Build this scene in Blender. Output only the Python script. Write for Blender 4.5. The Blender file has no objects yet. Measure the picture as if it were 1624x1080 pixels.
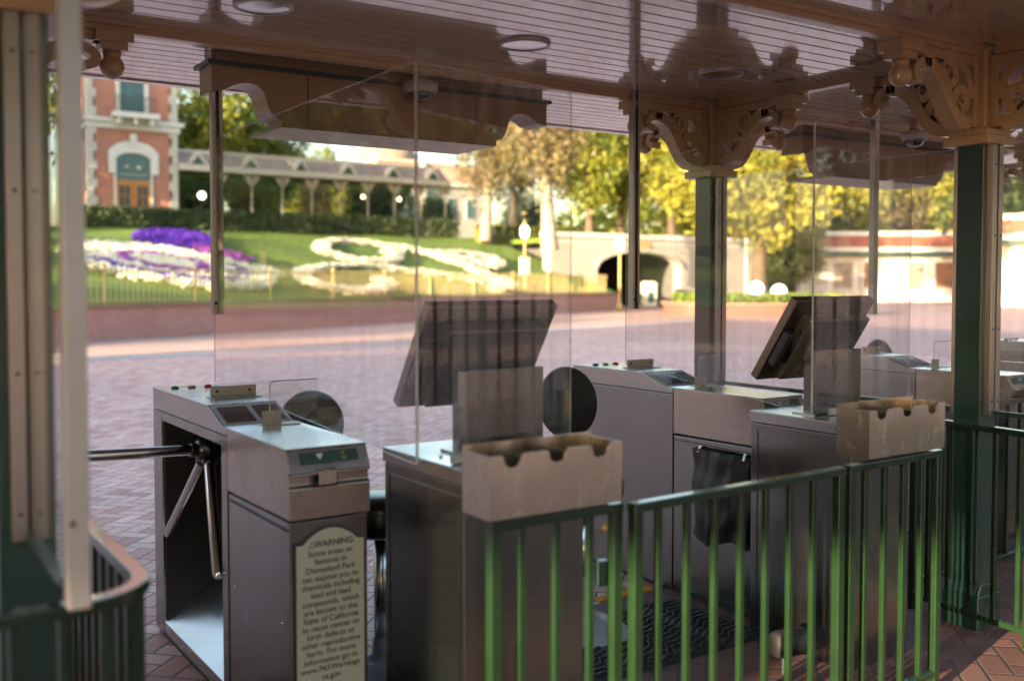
import bpy, math, random
from mathutils import Vector, Matrix
random.seed(7)
R = math.radians
sc = bpy.context.scene
COL = sc.collection

# ------------------------------------------------------------------ camera
cam = bpy.data.objects.new('camera', bpy.data.cameras.new('camera'))
COL.objects.link(cam); sc.camera = cam
cam.data.sensor_width = 36; cam.data.lens = 1600 / 1624 * 36
cam.location = (0, 0, 1.5)
PITCH = 2.2
cam.rotation_euler = (R(90 - PITCH), 0, R(-33.9))
cam.data.shift_y = -(540 - 448 - 1600 * math.tan(R(PITCH))) / 1624
cam.data.clip_start = 0.05; cam.data.clip_end = 1500
cam.data.dof.use_dof = True
cam.data.dof.focus_distance = 4.7
cam.data.dof.aperture_fstop = 1.5
cam.data.dof.aperture_blades = 0

# ------------------------------------------------------------------ sky, sun, exposure
SUN_EL = R(7.6); SUN_DIR = Vector((-0.968, -0.25, 0)).normalized()
world = bpy.data.worlds.new("World"); sc.world = world; world.use_nodes = True
wn = world.node_tree.nodes; wl = world.node_tree.links
sky = wn.new('ShaderNodeTexSky'); sky.sky_type = 'NISHITA'; sky.sun_disc = False
sky.sun_elevation = SUN_EL; sky.sun_rotation = math.atan2(SUN_DIR.x, SUN_DIR.y)
sky.air_density = 1.0; sky.dust_density = 3.0; sky.ozone_density = 1.0
wl.new(sky.outputs[0], wn['Background'].inputs[0]); wn['Background'].inputs[1].default_value = 0.15
sun = bpy.data.objects.new('sun', bpy.data.lights.new('sun', 'SUN')); COL.objects.link(sun)
sun.data.energy = 5.0; sun.data.angle = R(0.6); sun.data.color = (1.0, 0.76, 0.48)
sdir = Vector((SUN_DIR.x * math.cos(SUN_EL), SUN_DIR.y * math.cos(SUN_EL), math.sin(SUN_EL)))
sun.rotation_euler = sdir.to_track_quat('Z', 'Y').to_euler()
sc.view_settings.view_transform = 'Standard'; sc.view_settings.look = 'None'
sc.view_settings.exposure = 2.75; sc.view_settings.gamma = 1
sc.render.engine = 'CYCLES'
sc.cycles.use_denoising = True
sc.cycles.max_bounces = 9; sc.cycles.diffuse_bounces = 4; sc.cycles.glossy_bounces = 5
sc.cycles.transparent_max_bounces = 24; sc.cycles.transmission_bounces = 4
sc.cycles.caustics_reflective = False; sc.cycles.caustics_refractive = False
sc.cycles.sample_clamp_indirect = 6

# ------------------------------------------------------------------ materials
class NT:
    def __init__(s, name):
        s.m = bpy.data.materials.new(name); s.m.use_nodes = True
        s.t = s.m.node_tree; s.n = s.t.nodes; s.l = s.t.links
        s.b = s.n['Principled BSDF']; s.out = s.n['Material Output']
    def new(s, ty, **k):
        n = s.n.new(ty)
        for a, v in k.items(): setattr(n, a, v)
        return n
    def link(s, a, b): s.l.new(a, b)
    def math(s, op, a, b=None, c=None):
        n = s.n.new('ShaderNodeMath'); n.operation = op
        for i, v in enumerate((a, b, c)):
            if v is None: continue
            if isinstance(v, (int, float)): n.inputs[i].default_value = v
            else: s.l.new(v, n.inputs[i])
        return n.outputs[0]
    def coords(s, scale=(1, 1, 1), rot=(0, 0, 0), kind='Object'):
        tc = s.n.new('ShaderNodeTexCoord'); mp = s.n.new('ShaderNodeMapping')
        mp.inputs['Scale'].default_value = scale; mp.inputs['Rotation'].default_value = rot
        s.l.new(tc.outputs[kind], mp.inputs[0]); return mp.outputs[0]
    def noise(s, vec, scale=5, detail=4, rough=.55):
        n = s.n.new('ShaderNodeTexNoise'); n.inputs['Scale'].default_value = scale
        n.inputs['Detail'].default_value = detail; n.inputs['Roughness'].default_value = rough
        s.l.new(vec, n.inputs['Vector']); return n.outputs['Fac']
    def ramp(s, fac, *stops):
        r = s.n.new('ShaderNodeValToRGB'); e = r.color_ramp.elements
        while len(e) < len(stops): e.new(0.5)
        for el, (p, c) in zip(e, stops): el.position = p; el.color = (*c, 1)
        s.l.new(fac, r.inputs[0]); return r.outputs[0]
    def rng(s, fac, a, b, c, d):
        r = s.n.new('ShaderNodeMapRange')
        for i, v in zip((1, 2, 3, 4), (a, b, c, d)): r.inputs[i].default_value = v
        s.l.new(fac, r.inputs[0]); return r.outputs[0]
    def mixc(s, fac, a, b, mode='MIX'):
        m = s.n.new('ShaderNodeMix'); m.data_type = 'RGBA'; m.blend_type = mode
        for i, v in ((0, fac), (6, a), (7, b)):
            if isinstance(v, (int, float)): m.inputs[i].default_value = v
            elif isinstance(v, tuple): m.inputs[i].default_value = (*v, 1)
            else: s.l.new(v, m.inputs[i])
        return m.outputs[2]
    def bump(s, h, strength=.2, dist=.01):
        b = s.n.new('ShaderNodeBump'); b.inputs['Strength'].default_value = strength
        b.inputs['Distance'].default_value = dist
        s.l.new(h, b.inputs['Height']); s.l.new(b.outputs[0], s.b.inputs['Normal'])
    def set(s, **k):
        for a, v in k.items():
            i = s.b.inputs[a.replace('_', ' ')]
            if isinstance(v, (int, float)): i.default_value = v
            elif isinstance(v, tuple): i.default_value = (*v, 1) if len(v) == 3 else v
            else: s.l.new(v, i)
        return s.m

def paint(name, col, rough=.35, var=.12, coat=0.0, scale=3, bump=0.0, metallic=0):
    t = NT(name); v = t.coords(); n = t.noise(v, scale, 6, .6)
    c2 = tuple(x * (1 - 2 * var) for x in col)
    t.set(Base_Color=t.ramp(n, (.3, c2), (.7, col)), Roughness=t.rng(n, .2, .8, rough * .8, rough * 1.25), Metallic=metallic)
    t.b.inputs['Coat Weight'].default_value = coat
    if bump: t.bump(t.noise(v, scale * 12, 3), bump, .004)
    return t.m

def steel(name, col, rough, stretch=(1, 60, 60), smudge=.25, aniso=.4):
    t = NT(name); v = t.coords(stretch); br = t.noise(v, 4, 5, .7)
    v2 = t.coords(); sm = t.noise(v2, 2.3, 6, .65); sp = t.noise(v2, 17, 4, .6)
    c = t.ramp(br, (.25, tuple(x * .86 for x in col)), (.75, col))
    c = t.mixc(t.rng(sm, .3, .75, 0, smudge), c, (col[0] * .62, col[1] * .58, col[2] * .54))
    r = t.math('ADD', t.rng(sm, .3, .7, rough * .75, rough * 1.2), t.rng(br, .3, .7, -.04, .05))
    r = t.math('ADD', r, t.rng(sp, .55, .8, 0, .03))
    t.set(Base_Color=c, Roughness=r, Metallic=1.0)
    t.b.inputs['Anisotropic'].default_value = aniso
    t.bump(br, .02, .001)
    return t.m

M = {}
M['steel'] = steel('brushed_steel', (.44, .43, .42), .24, (60, 2, 60))
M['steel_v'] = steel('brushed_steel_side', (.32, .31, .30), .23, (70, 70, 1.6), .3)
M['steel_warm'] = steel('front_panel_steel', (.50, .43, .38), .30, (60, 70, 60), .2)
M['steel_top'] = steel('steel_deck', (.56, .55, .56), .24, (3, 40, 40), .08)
M['steel_box'] = steel('steel_rack', (.74, .64, .51), .26, (5, 5, .8), .12)
M['chrome'] = steel('polished_steel', (.68, .67, .68), .16, (30, 30, 30), .15, 0)
M['alu'] = steel('aluminium_channel', (.40, .36, .34), .42, (30, 30, 2), .35)
M['alu_pale'] = paint('pale_aluminium', (.46, .42, .39), .4, .07, metallic=.5)
M['dark'] = paint('black_plastic', (.014, .014, .016), .28, .1, .3)
M['rubber'] = paint('black_rubber', (.012, .012, .013), .55, .1)
M['inner'] = paint('dark_interior', (.03, .03, .032), .45, .15, metallic=.3)
M['vinyl'] = paint('black_vinyl', (.010, .010, .011), .3, .1, .3, bump=.1)
M['bagcloth'] = paint('black_bag_cloth', (.010, .010, .011), .5, .1, .1, bump=.1)
M['green'] = paint('green_gloss_paint', (.009, .026, .009), .20, .16, .5, 6)
M['green_dark'] = paint('dark_green_paint', (.016, .05, .036), .32, .12, .3, 3)
M['cream'] = paint('tan_cream_paint', (.56, .41, .22), .28, .06, .35, 2)
M['bay'] = paint('tan_ceiling_paint', (.56, .46, .32), .12, .05, 1.0, 1.5)
M['bay'].node_tree.nodes['Principled BSDF'].inputs['IOR'].default_value = 1.8
M['bay_matt'] = paint('tan_box_paint', (.36, .265, .155), .35, .05, .1, 1.5)
M['trim_green'] = paint('green_trim', (.03, .075, .06), .35, .1)
M['yellow'] = paint('yellow_tactile', (.70, .34, .03), .6, .15)
M['lampglass'] = None
M['white'] = paint('white_trim', (.62, .60, .56), .5, .06)
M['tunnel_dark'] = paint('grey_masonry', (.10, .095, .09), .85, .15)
M['quoin'] = paint('cream_quoin', (.50, .46, .40), .6, .1)
M['white_wall'] = paint('white_plaster', (.35, .33, .295), .7, .06, 0, .7)
M['booth_white'] = paint('booth_cream', (.84, .76, .62), .6, .05, 0, .7)
M['brown_roof'] = paint('brown_shingle', (.30, .215, .175), .8, .15, 0, 4)
M['red_roof'] = paint('red_tile', (.34, .10, .06), .7, .2, 0, 5)
M['door_wood'] = paint('varnished_door', (.42, .15, .02), .35, .1, .2)
M['teal_glass'] = paint('teal_window', (.05, .12, .13), .15, .2)
M['poster_b'] = paint('poster_tan', (.42, .32, .24), .5, .3, 0, 2)
M['teal_pale'] = paint('pale_shutter', (.55, .50, .42), .5, .1)
M['window_dark'] = paint('dark_pane', (.03, .03, .03), .12, .2)
M['bark'] = paint('bark', (.12, .085, .06), .9, .3, 0, 6, .6)
M['bark_pale'] = paint('pale_bark', (.42, .33, .27), .85, .3, 0, 3, .5)
M['gold'] = paint('gold_paint', (.42, .30, .11), .4, .1)
M['iron'] = paint('dark_iron', (.02, .03, .028), .4, .1)
M['concrete'] = paint('pale_concrete', (.36, .36, .38), .75, .1, 0, 2)
M['sign_cream'] = paint('sign_cream', (.47, .47, .35), .5, .04)
M['sign_edge'] = paint('sign_edge', (.03, .035, .04), .45, .05)
M['ink'] = paint('sign_ink', (.035, .035, .035), .6, .02)
M['ink_white'] = paint('pale_ink', (.6, .6, .55), .5, .02)
M['red_btn'] = paint('red_lens', (.5, .02, .04), .2, .05)
M['grn_btn'] = paint('green_lens', (.01, .2, .12), .2, .05)
M['amb_btn'] = paint('amber_lens', (.4, .3, .1), .2, .05)
M['screen'] = paint('screen_glass', (.035, .045, .055), .07, .1, 1)
M['monitor'] = steel('monitor_housing', (.21, .18, .155), .30, (40, 40, 2), .2)
M['stoolbase'] = paint('glossy_grey_plastic', (.45, .50, .55), .22, .06, .4)
M['pink_wall'] = paint('pink_masonry', (.50, .33, .26), .8, .1)
M['planter_soil'] = paint('planting_bed', (.06, .10, .02), .95, .4, 0, 6)
M['poster_a'] = paint('poster_brown', (.30, .12, .05), .5, .3, 0, 2)

def emission(name, col, st):
    t = NT(name); e = t.new('ShaderNodeEmission'); e.inputs[0].default_value = (*col, 1); e.inputs[1].default_value = st
    t.link(e.outputs[0], t.out.inputs[0]); return t.m
M['globe'] = emission('lit_globe', (1, .86, .66), 2.2)
M['globe_warm'] = emission('lit_globe_warm', (1, .62, .30), 2.4)

def acrylic():
    t = NT('clear_acrylic')
    tr = t.new('ShaderNodeBsdfTransparent'); tr.inputs[0].default_value = (.955, .955, .96, 1)
    gl = t.new('ShaderNodeBsdfGlossy'); gl.inputs[0].default_value = (1, 1, 1, 1)
    v = t.coords((6, 6, .3)); n = t.noise(v, 2.2, 4, .6); t.link(t.rng(n, .4, .8, .003, .035), gl.inputs['Roughness'])
    lw = t.new('ShaderNodeLayerWeight'); lw.inputs[0].default_value = .5
    fr = t.math('MULTIPLY_ADD', t.math('POWER', lw.outputs['Facing'], 4.8), .95, .036)
    df = t.new('ShaderNodeBsdfDiffuse'); df.inputs[0].default_value = (.75, .72, .7, 1)
    m0 = t.new('ShaderNodeMixShader'); t.link(t.rng(n, .42, .74, .008, .07), m0.inputs[0]); t.link(tr.outputs[0], m0.inputs[1]); t.link(df.outputs[0], m0.inputs[2])
    mx = t.new('ShaderNodeMixShader'); t.link(fr, mx.inputs[0]); t.link(m0.outputs[0], mx.inputs[1]); t.link(gl.outputs[0], mx.inputs[2])
    t.link(mx.outputs[0], t.out.inputs[0]); return t.m
M['acrylic'] = acrylic()
def edge_mat():
    t = NT('acrylic_edge'); 
    t.set(Base_Color=(.55, .55, .52), Roughness=.15)
    t.b.inputs['Alpha'].default_value = .55
    return t.m
M['acrylic_edge'] = edge_mat()

def leafmat(name, a, b, trans=.45):
    t = NT(name); v = t.coords(); n = t.noise(v, .55, 3, .6); n2 = t.noise(v, 9, 2)
    f = t.math('ADD', t.math('MULTIPLY', n, .7), t.math('MULTIPLY', n2, .3))
    c = t.ramp(f, (.38, a), (.62, b))
    t.set(Base_Color=c, Roughness=.55)
    tl = t.new('ShaderNodeBsdfTranslucent'); t.link(t.mixc(.5, c, (b[0] * 1.5, b[1] * 1.3, b[2] * .6)), tl.inputs[0])
    mx = t.new('ShaderNodeMixShader'); mx.inputs[0].default_value = trans
    t.link(t.b.outputs[0], mx.inputs[1]); t.link(tl.outputs[0], mx.inputs[2]); t.link(mx.outputs[0], t.out.inputs[0])
    return t.m
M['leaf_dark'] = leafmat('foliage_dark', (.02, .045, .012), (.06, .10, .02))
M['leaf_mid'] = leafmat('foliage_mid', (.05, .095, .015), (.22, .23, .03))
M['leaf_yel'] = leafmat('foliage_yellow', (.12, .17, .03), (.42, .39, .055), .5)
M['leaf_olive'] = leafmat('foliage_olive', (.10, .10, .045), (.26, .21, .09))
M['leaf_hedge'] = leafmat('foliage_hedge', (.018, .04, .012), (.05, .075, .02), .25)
M['petal_white'] = leafmat('petals_white', (.74, .73, .70), (.88, .87, .84), .3)
M['petal_purple'] = leafmat('petals_purple', (.09, .03, .42), (.16, .06, .55), .3)
M['petal_violet'] = leafmat('petals_violet', (.30, .08, .45), (.42, .14, .52), .3)
M['grassleaf'] = leafmat('grass_blades', (.06, .13, .015), (.20, .26, .03), .3)

def grass():
    t = NT('lawn_grass'); v = t.coords(); n = t.noise(v, .25, 5, .6); n2 = t.noise(v, 30, 4, .7)
    f = t.math('ADD', t.math('MULTIPLY', n, .6), t.math('MULTIPLY', n2, .4))
    t.set(Base_Color=t.ramp(f, (.3, (.035, .10, .006)), (.7, (.15, .22, .010))), Roughness=.9)
    t.bump(n2, .8, .05); return t.m
M['grass'] = grass()

def brickwall(name, c1, c2, mortar, w=.22, h=.075, rot=(R(90), 0, 0), msize=.008):
    t = NT(name); v = t.coords(rot=rot)
    b = t.new('ShaderNodeTexBrick'); t.link(v, b.inputs['Vector'])
    b.inputs['Scale'].default_value = 1; b.inputs['Brick Width'].default_value = w; b.inputs['Row Height'].default_value = h
    b.inputs['Mortar Size'].default_value = msize; b.inputs['Color1'].default_value = (*c1, 1); b.inputs['Color2'].default_value = (*c2, 1)
    b.inputs['Mortar'].default_value = (*mortar, 1)
    n = t.noise(t.coords(), 1.2, 5)
    t.set(Base_Color=t.mixc(t.rng(n, .3, .8, 0, .45), b.outputs[0], tuple(x * .65 for x in c1)), Roughness=.85); return t.m
M['brick'] = brickwall('red_brick_wall', (.42, .17, .13), (.32, .12, .10), (.38, .30, .28))
M['brick_station'] = brickwall('station_brick', (.42, .17, .115), (.36, .14, .10), (.42, .26, .2), .3, .09)
M['brick_planter'] = brickwall('planter_brick', (.30, .13, .085), (.23, .09, .07), (.26, .2, .17))

def pavers(name='brick_pavers', w=.105, cols=None, wear=(.40, .255, .24)):
    t = NT(name)
    v = t.coords((1 / w, 1 / w, 1), (0, 0, R(45)))
    sp = t.new('ShaderNodeSeparateXYZ'); t.link(v, sp.inputs[0]); x, y = sp.outputs[0], sp.outputs[1]
    i = t.math('FLOOR', x); j = t.math('FLOOR', y); fx = t.math('SUBTRACT', x, i); fy = t.math('SUBTRACT', y, j)
    m = t.math('FLOORED_MODULO', t.math('SUBTRACT', i, j), 4)
    is1 = t.math('COMPARE', m, 1, .1); is2 = t.math('COMPARE', m, 2, .1)
    vert = t.math('GREATER_THAN', m, 1.5); hor = t.math('SUBTRACT', 1, vert)
    lx = t.math('ADD', fx, is1); ly = t.math('ADD', fy, is2)
    def edge(a, L): return t.math('MINIMUM', a, t.math('SUBTRACT', L, a))
    Lx = t.math('ADD', 1, hor); Ly = t.math('ADD', 1, vert)
    d = t.math('MINIMUM', edge(lx, Lx), edge(ly, Ly))
    cid = t.new('ShaderNodeCombineXYZ'); t.link(t.math('SUBTRACT', i, is1), cid.inputs[0]); t.link(t.math('SUBTRACT', j, is2), cid.inputs[1])
    wnz = t.new('ShaderNodeTexWhiteNoise'); wnz.noise_dimensions = '3D'; t.link(cid.outputs[0], wnz.inputs['Vector'])
    cols = cols or [(.38, .165, .14), (.54, .285, .245), (.64, .385, .34), (.52, .345, .315), (.72, .465, .42)]
    c = t.ramp(wnz.outputs['Value'], *[(k / (len(cols) - 1), q) for k, q in enumerate(cols)])
    vv = t.coords(); big = t.noise(vv, .35, 5, .6); sm = t.noise(vv, 60, 4, .7)
    c = t.mixc(t.rng(big, .35, .7, 0, .35), c, wear)
    big2 = t.noise(vv, .09, 4, .65); c = t.mixc(t.rng(big2, .42, .62, 0, .16), c, tuple(q * .62 for q in wear))
    spot = t.noise(vv, 2.1, 3, .5); c = t.mixc(t.rng(spot, .66, .72, 0, .35), c, tuple(q * .5 for q in wear))
    c = t.mixc(t.rng(sm, .45, .75, 0, .3), c, (.16, .10, .095))
    mort = t.rng(d, .025, .06, 1, 0)
    c = t.mixc(mort, c, (.055, .045, .048))
    t.set(Base_Color=c, Roughness=t.rng(sm, .3, .7, .5, .75))
    h = t.math('ADD', t.rng(d, .02, .09, 0, 1), t.math('MULTIPLY', sm, .3))
    t.bump(h, .5, .004)
    return t.m
M['pavers'] = pavers()
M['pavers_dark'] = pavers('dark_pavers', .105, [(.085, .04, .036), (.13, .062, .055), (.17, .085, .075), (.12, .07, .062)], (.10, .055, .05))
M['pavers2'] = pavers('warm_pavers', .12, [(.46, .27, .20), (.55, .35, .27), (.60, .40, .32)])

# ------------------------------------------------------------------ mesh helpers
class MB:
    def __init__(s): s.v = []; s.f = []; s.sm = []
    def add(s, vs, fs, smooth=False):
        o = len(s.v); s.v += [tuple(v) for v in vs]
        s.f += [tuple(i + o for i in f) for f in fs]; s.sm += [smooth] * len(fs); return s
    def box(s, x0, x1, y0, y1, z0, z1):
        vs = [(x, y, z) for z in (z0, z1) for y in (y0, y1) for x in (x0, x1)]
        return s.add(vs, [(0, 2, 3, 1), (4, 5, 7, 6), (0, 1, 5, 4), (2, 6, 7, 3), (0, 4, 6, 2), (1, 3, 7, 5)])
    def obox(s, c, half, rot):
        vs = [Vector(c) + rot @ Vector((x * half[0], y * half[1], z * half[2])) for z in (-1, 1) for y in (-1, 1) for x in (-1, 1)]
        return s.add(vs, [(0, 2, 3, 1), (4, 5, 7, 6), (0, 1, 5, 4), (2, 6, 7, 3), (0, 4, 6, 2), (1, 3, 7, 5)])
    def prism(s, poly, axis, a, b):
        # poly: 2D points (the two axes other than 'axis', in xyz order)
        def P(p, t): return {'x': (t, p[0], p[1]), 'y': (p[0], t, p[1]), 'z': (p[0], p[1], t)}[axis]
        n = len(poly); vs = [P(p, a) for p in poly] + [P(p, b) for p in poly]
        return s.add(vs, [tuple(range(n))[::-1], tuple(range(n, 2 * n))] + [(i, (i + 1) % n, n + (i + 1) % n, n + i) for i in range(n)])
    def tube(s, pts, r, n=12, caps=True, closed=False):
        pts = [Vector(p) for p in pts]; rs = r if isinstance(r, (list, tuple)) else [r] * len(pts)
        vs = []; L = len(pts); up = None
        for k, p in enumerate(pts):
            if closed: t = (pts[(k + 1) % L] - pts[k - 1])
            else: t = pts[min(k + 1, L - 1)] - pts[max(k - 1, 0)]
            t.normalize()
            if up is None: up = Vector((0, 0, 1)) if abs(t.z) < .9 else Vector((1, 0, 0))
            a = t.cross(up).normalized(); b = a.cross(t).normalized(); up = b
            for q in range(n):
                an = 2 * math.pi * q / n; vs.append(p + (a * math.cos(an) + b * math.sin(an)) * rs[k])
        fs = []
        for k in range(L if closed else L - 1):
            k2 = (k + 1) % L
            for q in range(n): fs.append((k * n + q, k * n + (q + 1) % n, k2 * n + (q + 1) % n, k2 * n + q))
        s.add(vs, fs, True)
        if caps and not closed:
            s.add(vs[:n], [tuple(range(n))]); s.add(vs[-n:], [tuple(range(n))[::-1]])
        return s
    def lathe(s, prof, c=(0, 0, 0), n=24, rot=None):
        rot = rot or Matrix.Identity(3); vs = []; c = Vector(c)
        for r_, z in prof:
            for q in range(n):
                an = 2 * math.pi * q / n; vs.append(c + rot @ Vector((r_ * math.cos(an), r_ * math.sin(an), z)))
        fs = [(k * n + q, k * n + (q + 1) % n, (k + 1) * n + (q + 1) % n, (k + 1) * n + q) for k in range(len(prof) - 1) for q in range(n)]
        fs += [tuple(range(n))[::-1], tuple(range((len(prof) - 1) * n, len(prof) * n))]
        return s.add(vs, fs, True)
    def ball(s, c, r, n=16, sz=1):
        return s.lathe([(max(r * math.sin(math.pi * k / 10), 1e-4), -r * sz * math.cos(math.pi * k / 10)) for k in range(11)], c, n)
    def build(s, name, mat, parent=None, bevel=0, seg=2, loc=None):
        me = bpy.data.meshes.new(name); me.from_pydata(s.v, [], s.f); me.update()
        me.polygons.foreach_set('use_smooth', s.sm)
        me.materials.append(M[mat] if isinstance(mat, str) else mat)
        o = bpy.data.objects.new(name, me); COL.objects.link(o)
        if parent: o.parent = parent
        if loc: o.location = loc
        if bevel:
            b = o.modifiers.new('bevel', 'BEVEL'); b.width = bevel; b.segments = seg; b.limit_method = 'ANGLE'; b.angle_limit = R(40)
            b.harden_normals = True
        return o

def tag(o, label=None, cat=None, group=None, kind=None):
    for k, v in (('label', label), ('category', cat), ('group', group), ('kind', kind)):
        if v: o[k] = v
    return o
def thing(name, label, cat, loc=(0, 0, 0), rz=0, group=None):
    o = bpy.data.objects.new(name, None); COL.objects.link(o); o.empty_display_size = .1
    o.location = loc; o.rotation_euler = (0, 0, rz); return tag(o, label, cat, group)
def copy_tree(o, parent=None):
    c = o.copy(); COL.objects.link(c); c.parent = parent
    for ch in [q for q in bpy.data.objects if q.parent == o]: copy_tree(ch, c)
    return c
def structure(o): return tag(o, kind='structure')
def text_mesh(txt, size, mat, name, parent, loc, rot, spacing=1.0, align='CENTER', bold=0.0, xs=1.0):
    cu = bpy.data.curves.new('t', 'FONT'); cu.body = txt; cu.size = size; cu.align_x = align; cu.extrude = .0006
    cu.space_line = spacing; cu.offset = bold
    o = bpy.data.objects.new('t', cu); COL.objects.link(o)
    bpy.context.view_layer.update()
    me = bpy.data.meshes.new_from_object(o.evaluated_get(bpy.context.evaluated_depsgraph_get()))
    bpy.data.objects.remove(o); bpy.data.curves.remove(cu)
    me.materials.clear(); me.materials.append(M[mat])
    if xs != 1.0:
        for v in me.vertices: v.co.x *= xs
    q = bpy.data.objects.new(name, me); COL.objects.link(q); q.parent = parent; q.location = loc; q.rotation_euler = rot
    return q

# ================================================================== SETTING
# wall line of the floral bank (x, y)
WB = [(-9, 21.5), (-4, 22.6), (1, 24.8), (5.3, 26.9), (9, 29), (13.2, 31.3), (20, 35.2), (27, 38.4), (35.2, 42.1)]
def wall_y(x):
    for (x0, y0), (x1, y1) in zip(WB, WB[1:]):
        if x <= x1: return y0 + (y1 - y0) * (x - x0) / (x1 - x0)
    return WB[-1][1]
def lawn_z(x, y):
    yw = wall_y(x); t = max(0, min(1, (y - yw) / (55 - yw))); return .92 + 3.38 * t

g = MB().add([(-400, -400, 0), (900, -400, 0), (900, 900, 0), (-400, 900, 0)], [(0, 1, 2, 3)])
structure(g.build('ground', 'pavers'))
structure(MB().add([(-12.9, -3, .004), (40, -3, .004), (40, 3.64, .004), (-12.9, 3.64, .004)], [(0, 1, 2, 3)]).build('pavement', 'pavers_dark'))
# concrete gutter band and the warmer paving beyond it
band = [(-14, 26.0), (-6, 23.2), (0, 21.6), (4.2, 21.0), (7, 20.9), (10.2, 21.6), (12, 22.2), (20, 26.2), (27.4, 28.6), (36, 30.5), (50, 31)]
def strip(pts, w, z, name, mat):
    vs = []
    for k, p in enumerate(pts):
        a = Vector(pts[max(k - 1, 0)]); b = Vector(pts[min(k + 1, len(pts) - 1)]); t = (b - a).normalized(); n = Vector((-t.y, t.x))
        p = Vector(p); vs += [(*(p + n * w / 2), z), (*(p - n * w / 2), z)]
    fs = [(2 * k, 2 * k + 1, 2 * k + 3, 2 * k + 2) for k in range(len(pts) - 1)]
    return structure(MB().add(vs, fs).build(name, mat))
strip(band, .75, .008, 'gutter', 'concrete')
vs = []
for p in band: vs.append((p[0], p[1] + .6, .004))
far_e = [(-14, 21.6), (-6, 22.3), (0, 24.3), (4.2, 26.3), (7, 27.8), (10.2, 29.6), (12, 30.6), (20, 35.1), (27.4, 38.5), (36, 42.5), (50, 45)]
for p in far_e: vs.append((p[0], p[1] + .1, .004))
n = len(band)
structure(MB().add(vs, [(k, k + 1, n + k + 1, n + k) for k in range(2, n - 1)]).build('promenade', 'pavers2'))
# strip of kerb at the foot of the wall
strip([(x - .25, y - .45) for x, y in WB], .4, .012, 'kerb', 'concrete')

# hill: lawn slope and plateau
vs = []; fs = []
xs = [-9 + 44.2 * i / 60 for i in range(61)]
rows = 24
for x in xs:
    yw = wall_y(x) + .12
    for j in range(rows + 1):
        y = yw + (55 - yw) * j / rows
        z = lawn_z(x, y) + .05 * math.sin(x * .9 + y * .5) * (j > 0)
        vs.append((x, y, z))
for i in range(60):
    for j in range(rows):
        a = i * (rows + 1) + j; fs.append((a, a + rows + 1, a + rows + 2, a + 1))
structure(MB().add(vs, fs, True).build('lawn', 'grass'))
structure(MB().box(-60, 80, 55.0, 140, 3.9, 4.28).build('embankment', 'grass'))
structure(MB().box(35.3, 48, 46.7, 55, 3.9, 4.15).build('tunnel_bank', 'grass'))

# retaining wall, coping, picket fence on top
t = thing('retaining_wall', 'long low red brick retaining wall curving along the foot of the lawn', 'wall')
vs = []; vc = []
def wallstrip(z0, z1, d0, d1, name, mat):
    vs = []
    for k, p in enumerate(WB):
        a = Vector(WB[max(k - 1, 0)]); b = Vector(WB[min(k + 1, len(WB) - 1)]); tt = (b - a).normalized(); nn = Vector((-tt.y, tt.x)); p = Vector(p)
        for d, z in ((d0, z0), (d0, z1), (d1, z1), (d1, z0)): vs.append((*(p + nn * d), z))
    fs = [(4 * k + q, 4 * (k + 1) + q, 4 * (k + 1) + (q + 1) % 4, 4 * k + (q + 1) % 4) for k in range(len(WB) - 1) for q in range(4)]
    return MB().add(vs, fs).build(name, mat, t)
wallstrip(0, .84, 0, .3, 'brickwork', 'brick'); wallstrip(.84, .93, -.04, .34, 'coping', 'brick_planter')
# gold picket fence in panels between posts
def along(s_):
    for (a, b) in zip(WB, WB[1:]):
        L = math.dist(a, b)
        if s_ <= L: 
            tt = s_ / L; return a[0] + (b[0] - a[0]) * tt, a[1] + (b[1] - a[1]) * tt
        s_ -= L
    return WB[-1]
total = sum(math.dist(a, b) for a, b in zip(WB, WB[1:]))
PL = 3.2; npan = int(total / PL)
words = ['first', 'second', 'third', 'fourth', 'fifth', 'sixth', 'seventh', 'eighth', 'ninth', 'tenth', 'eleventh', 'twelfth', 'thirteenth', 'fourteenth', 'fifteenth', 'sixteenth', 'seventeenth']
vis = 0
for k in range(npan):
    a = along(k * PL); b = along((k + 1) * PL)
    if b[0] < 4.8: continue
    ang = math.atan2(b[1] - a[1], b[0] - a[0]); L = math.dist(a, b)
    f = thing('picket_fence', f'gold picket fence panel on the curved brick wall, {words[vis]} panel from the left', 'fence', (a[0], a[1], .93), ang, 'gold picket fence panels on the brick wall'); vis += 1
    m = MB(); c = 0
    q = .18
    while q < L - .1: m.tube([(q, .15, .03), (q, .15, .98)], .017, 5); q += .185
    m.build('picket', 'gold', f); tag(f.children[0] if f.children else None or f) if False else None
    MB().box(0, L, .135, .165, .86, .895).box(0, L, .135, .165, .08, .115).build('rail', 'gold', f)
    MB().box(-.03, .03, .12, .18, 0, 1.06).build('post', 'gold', f)

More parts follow.
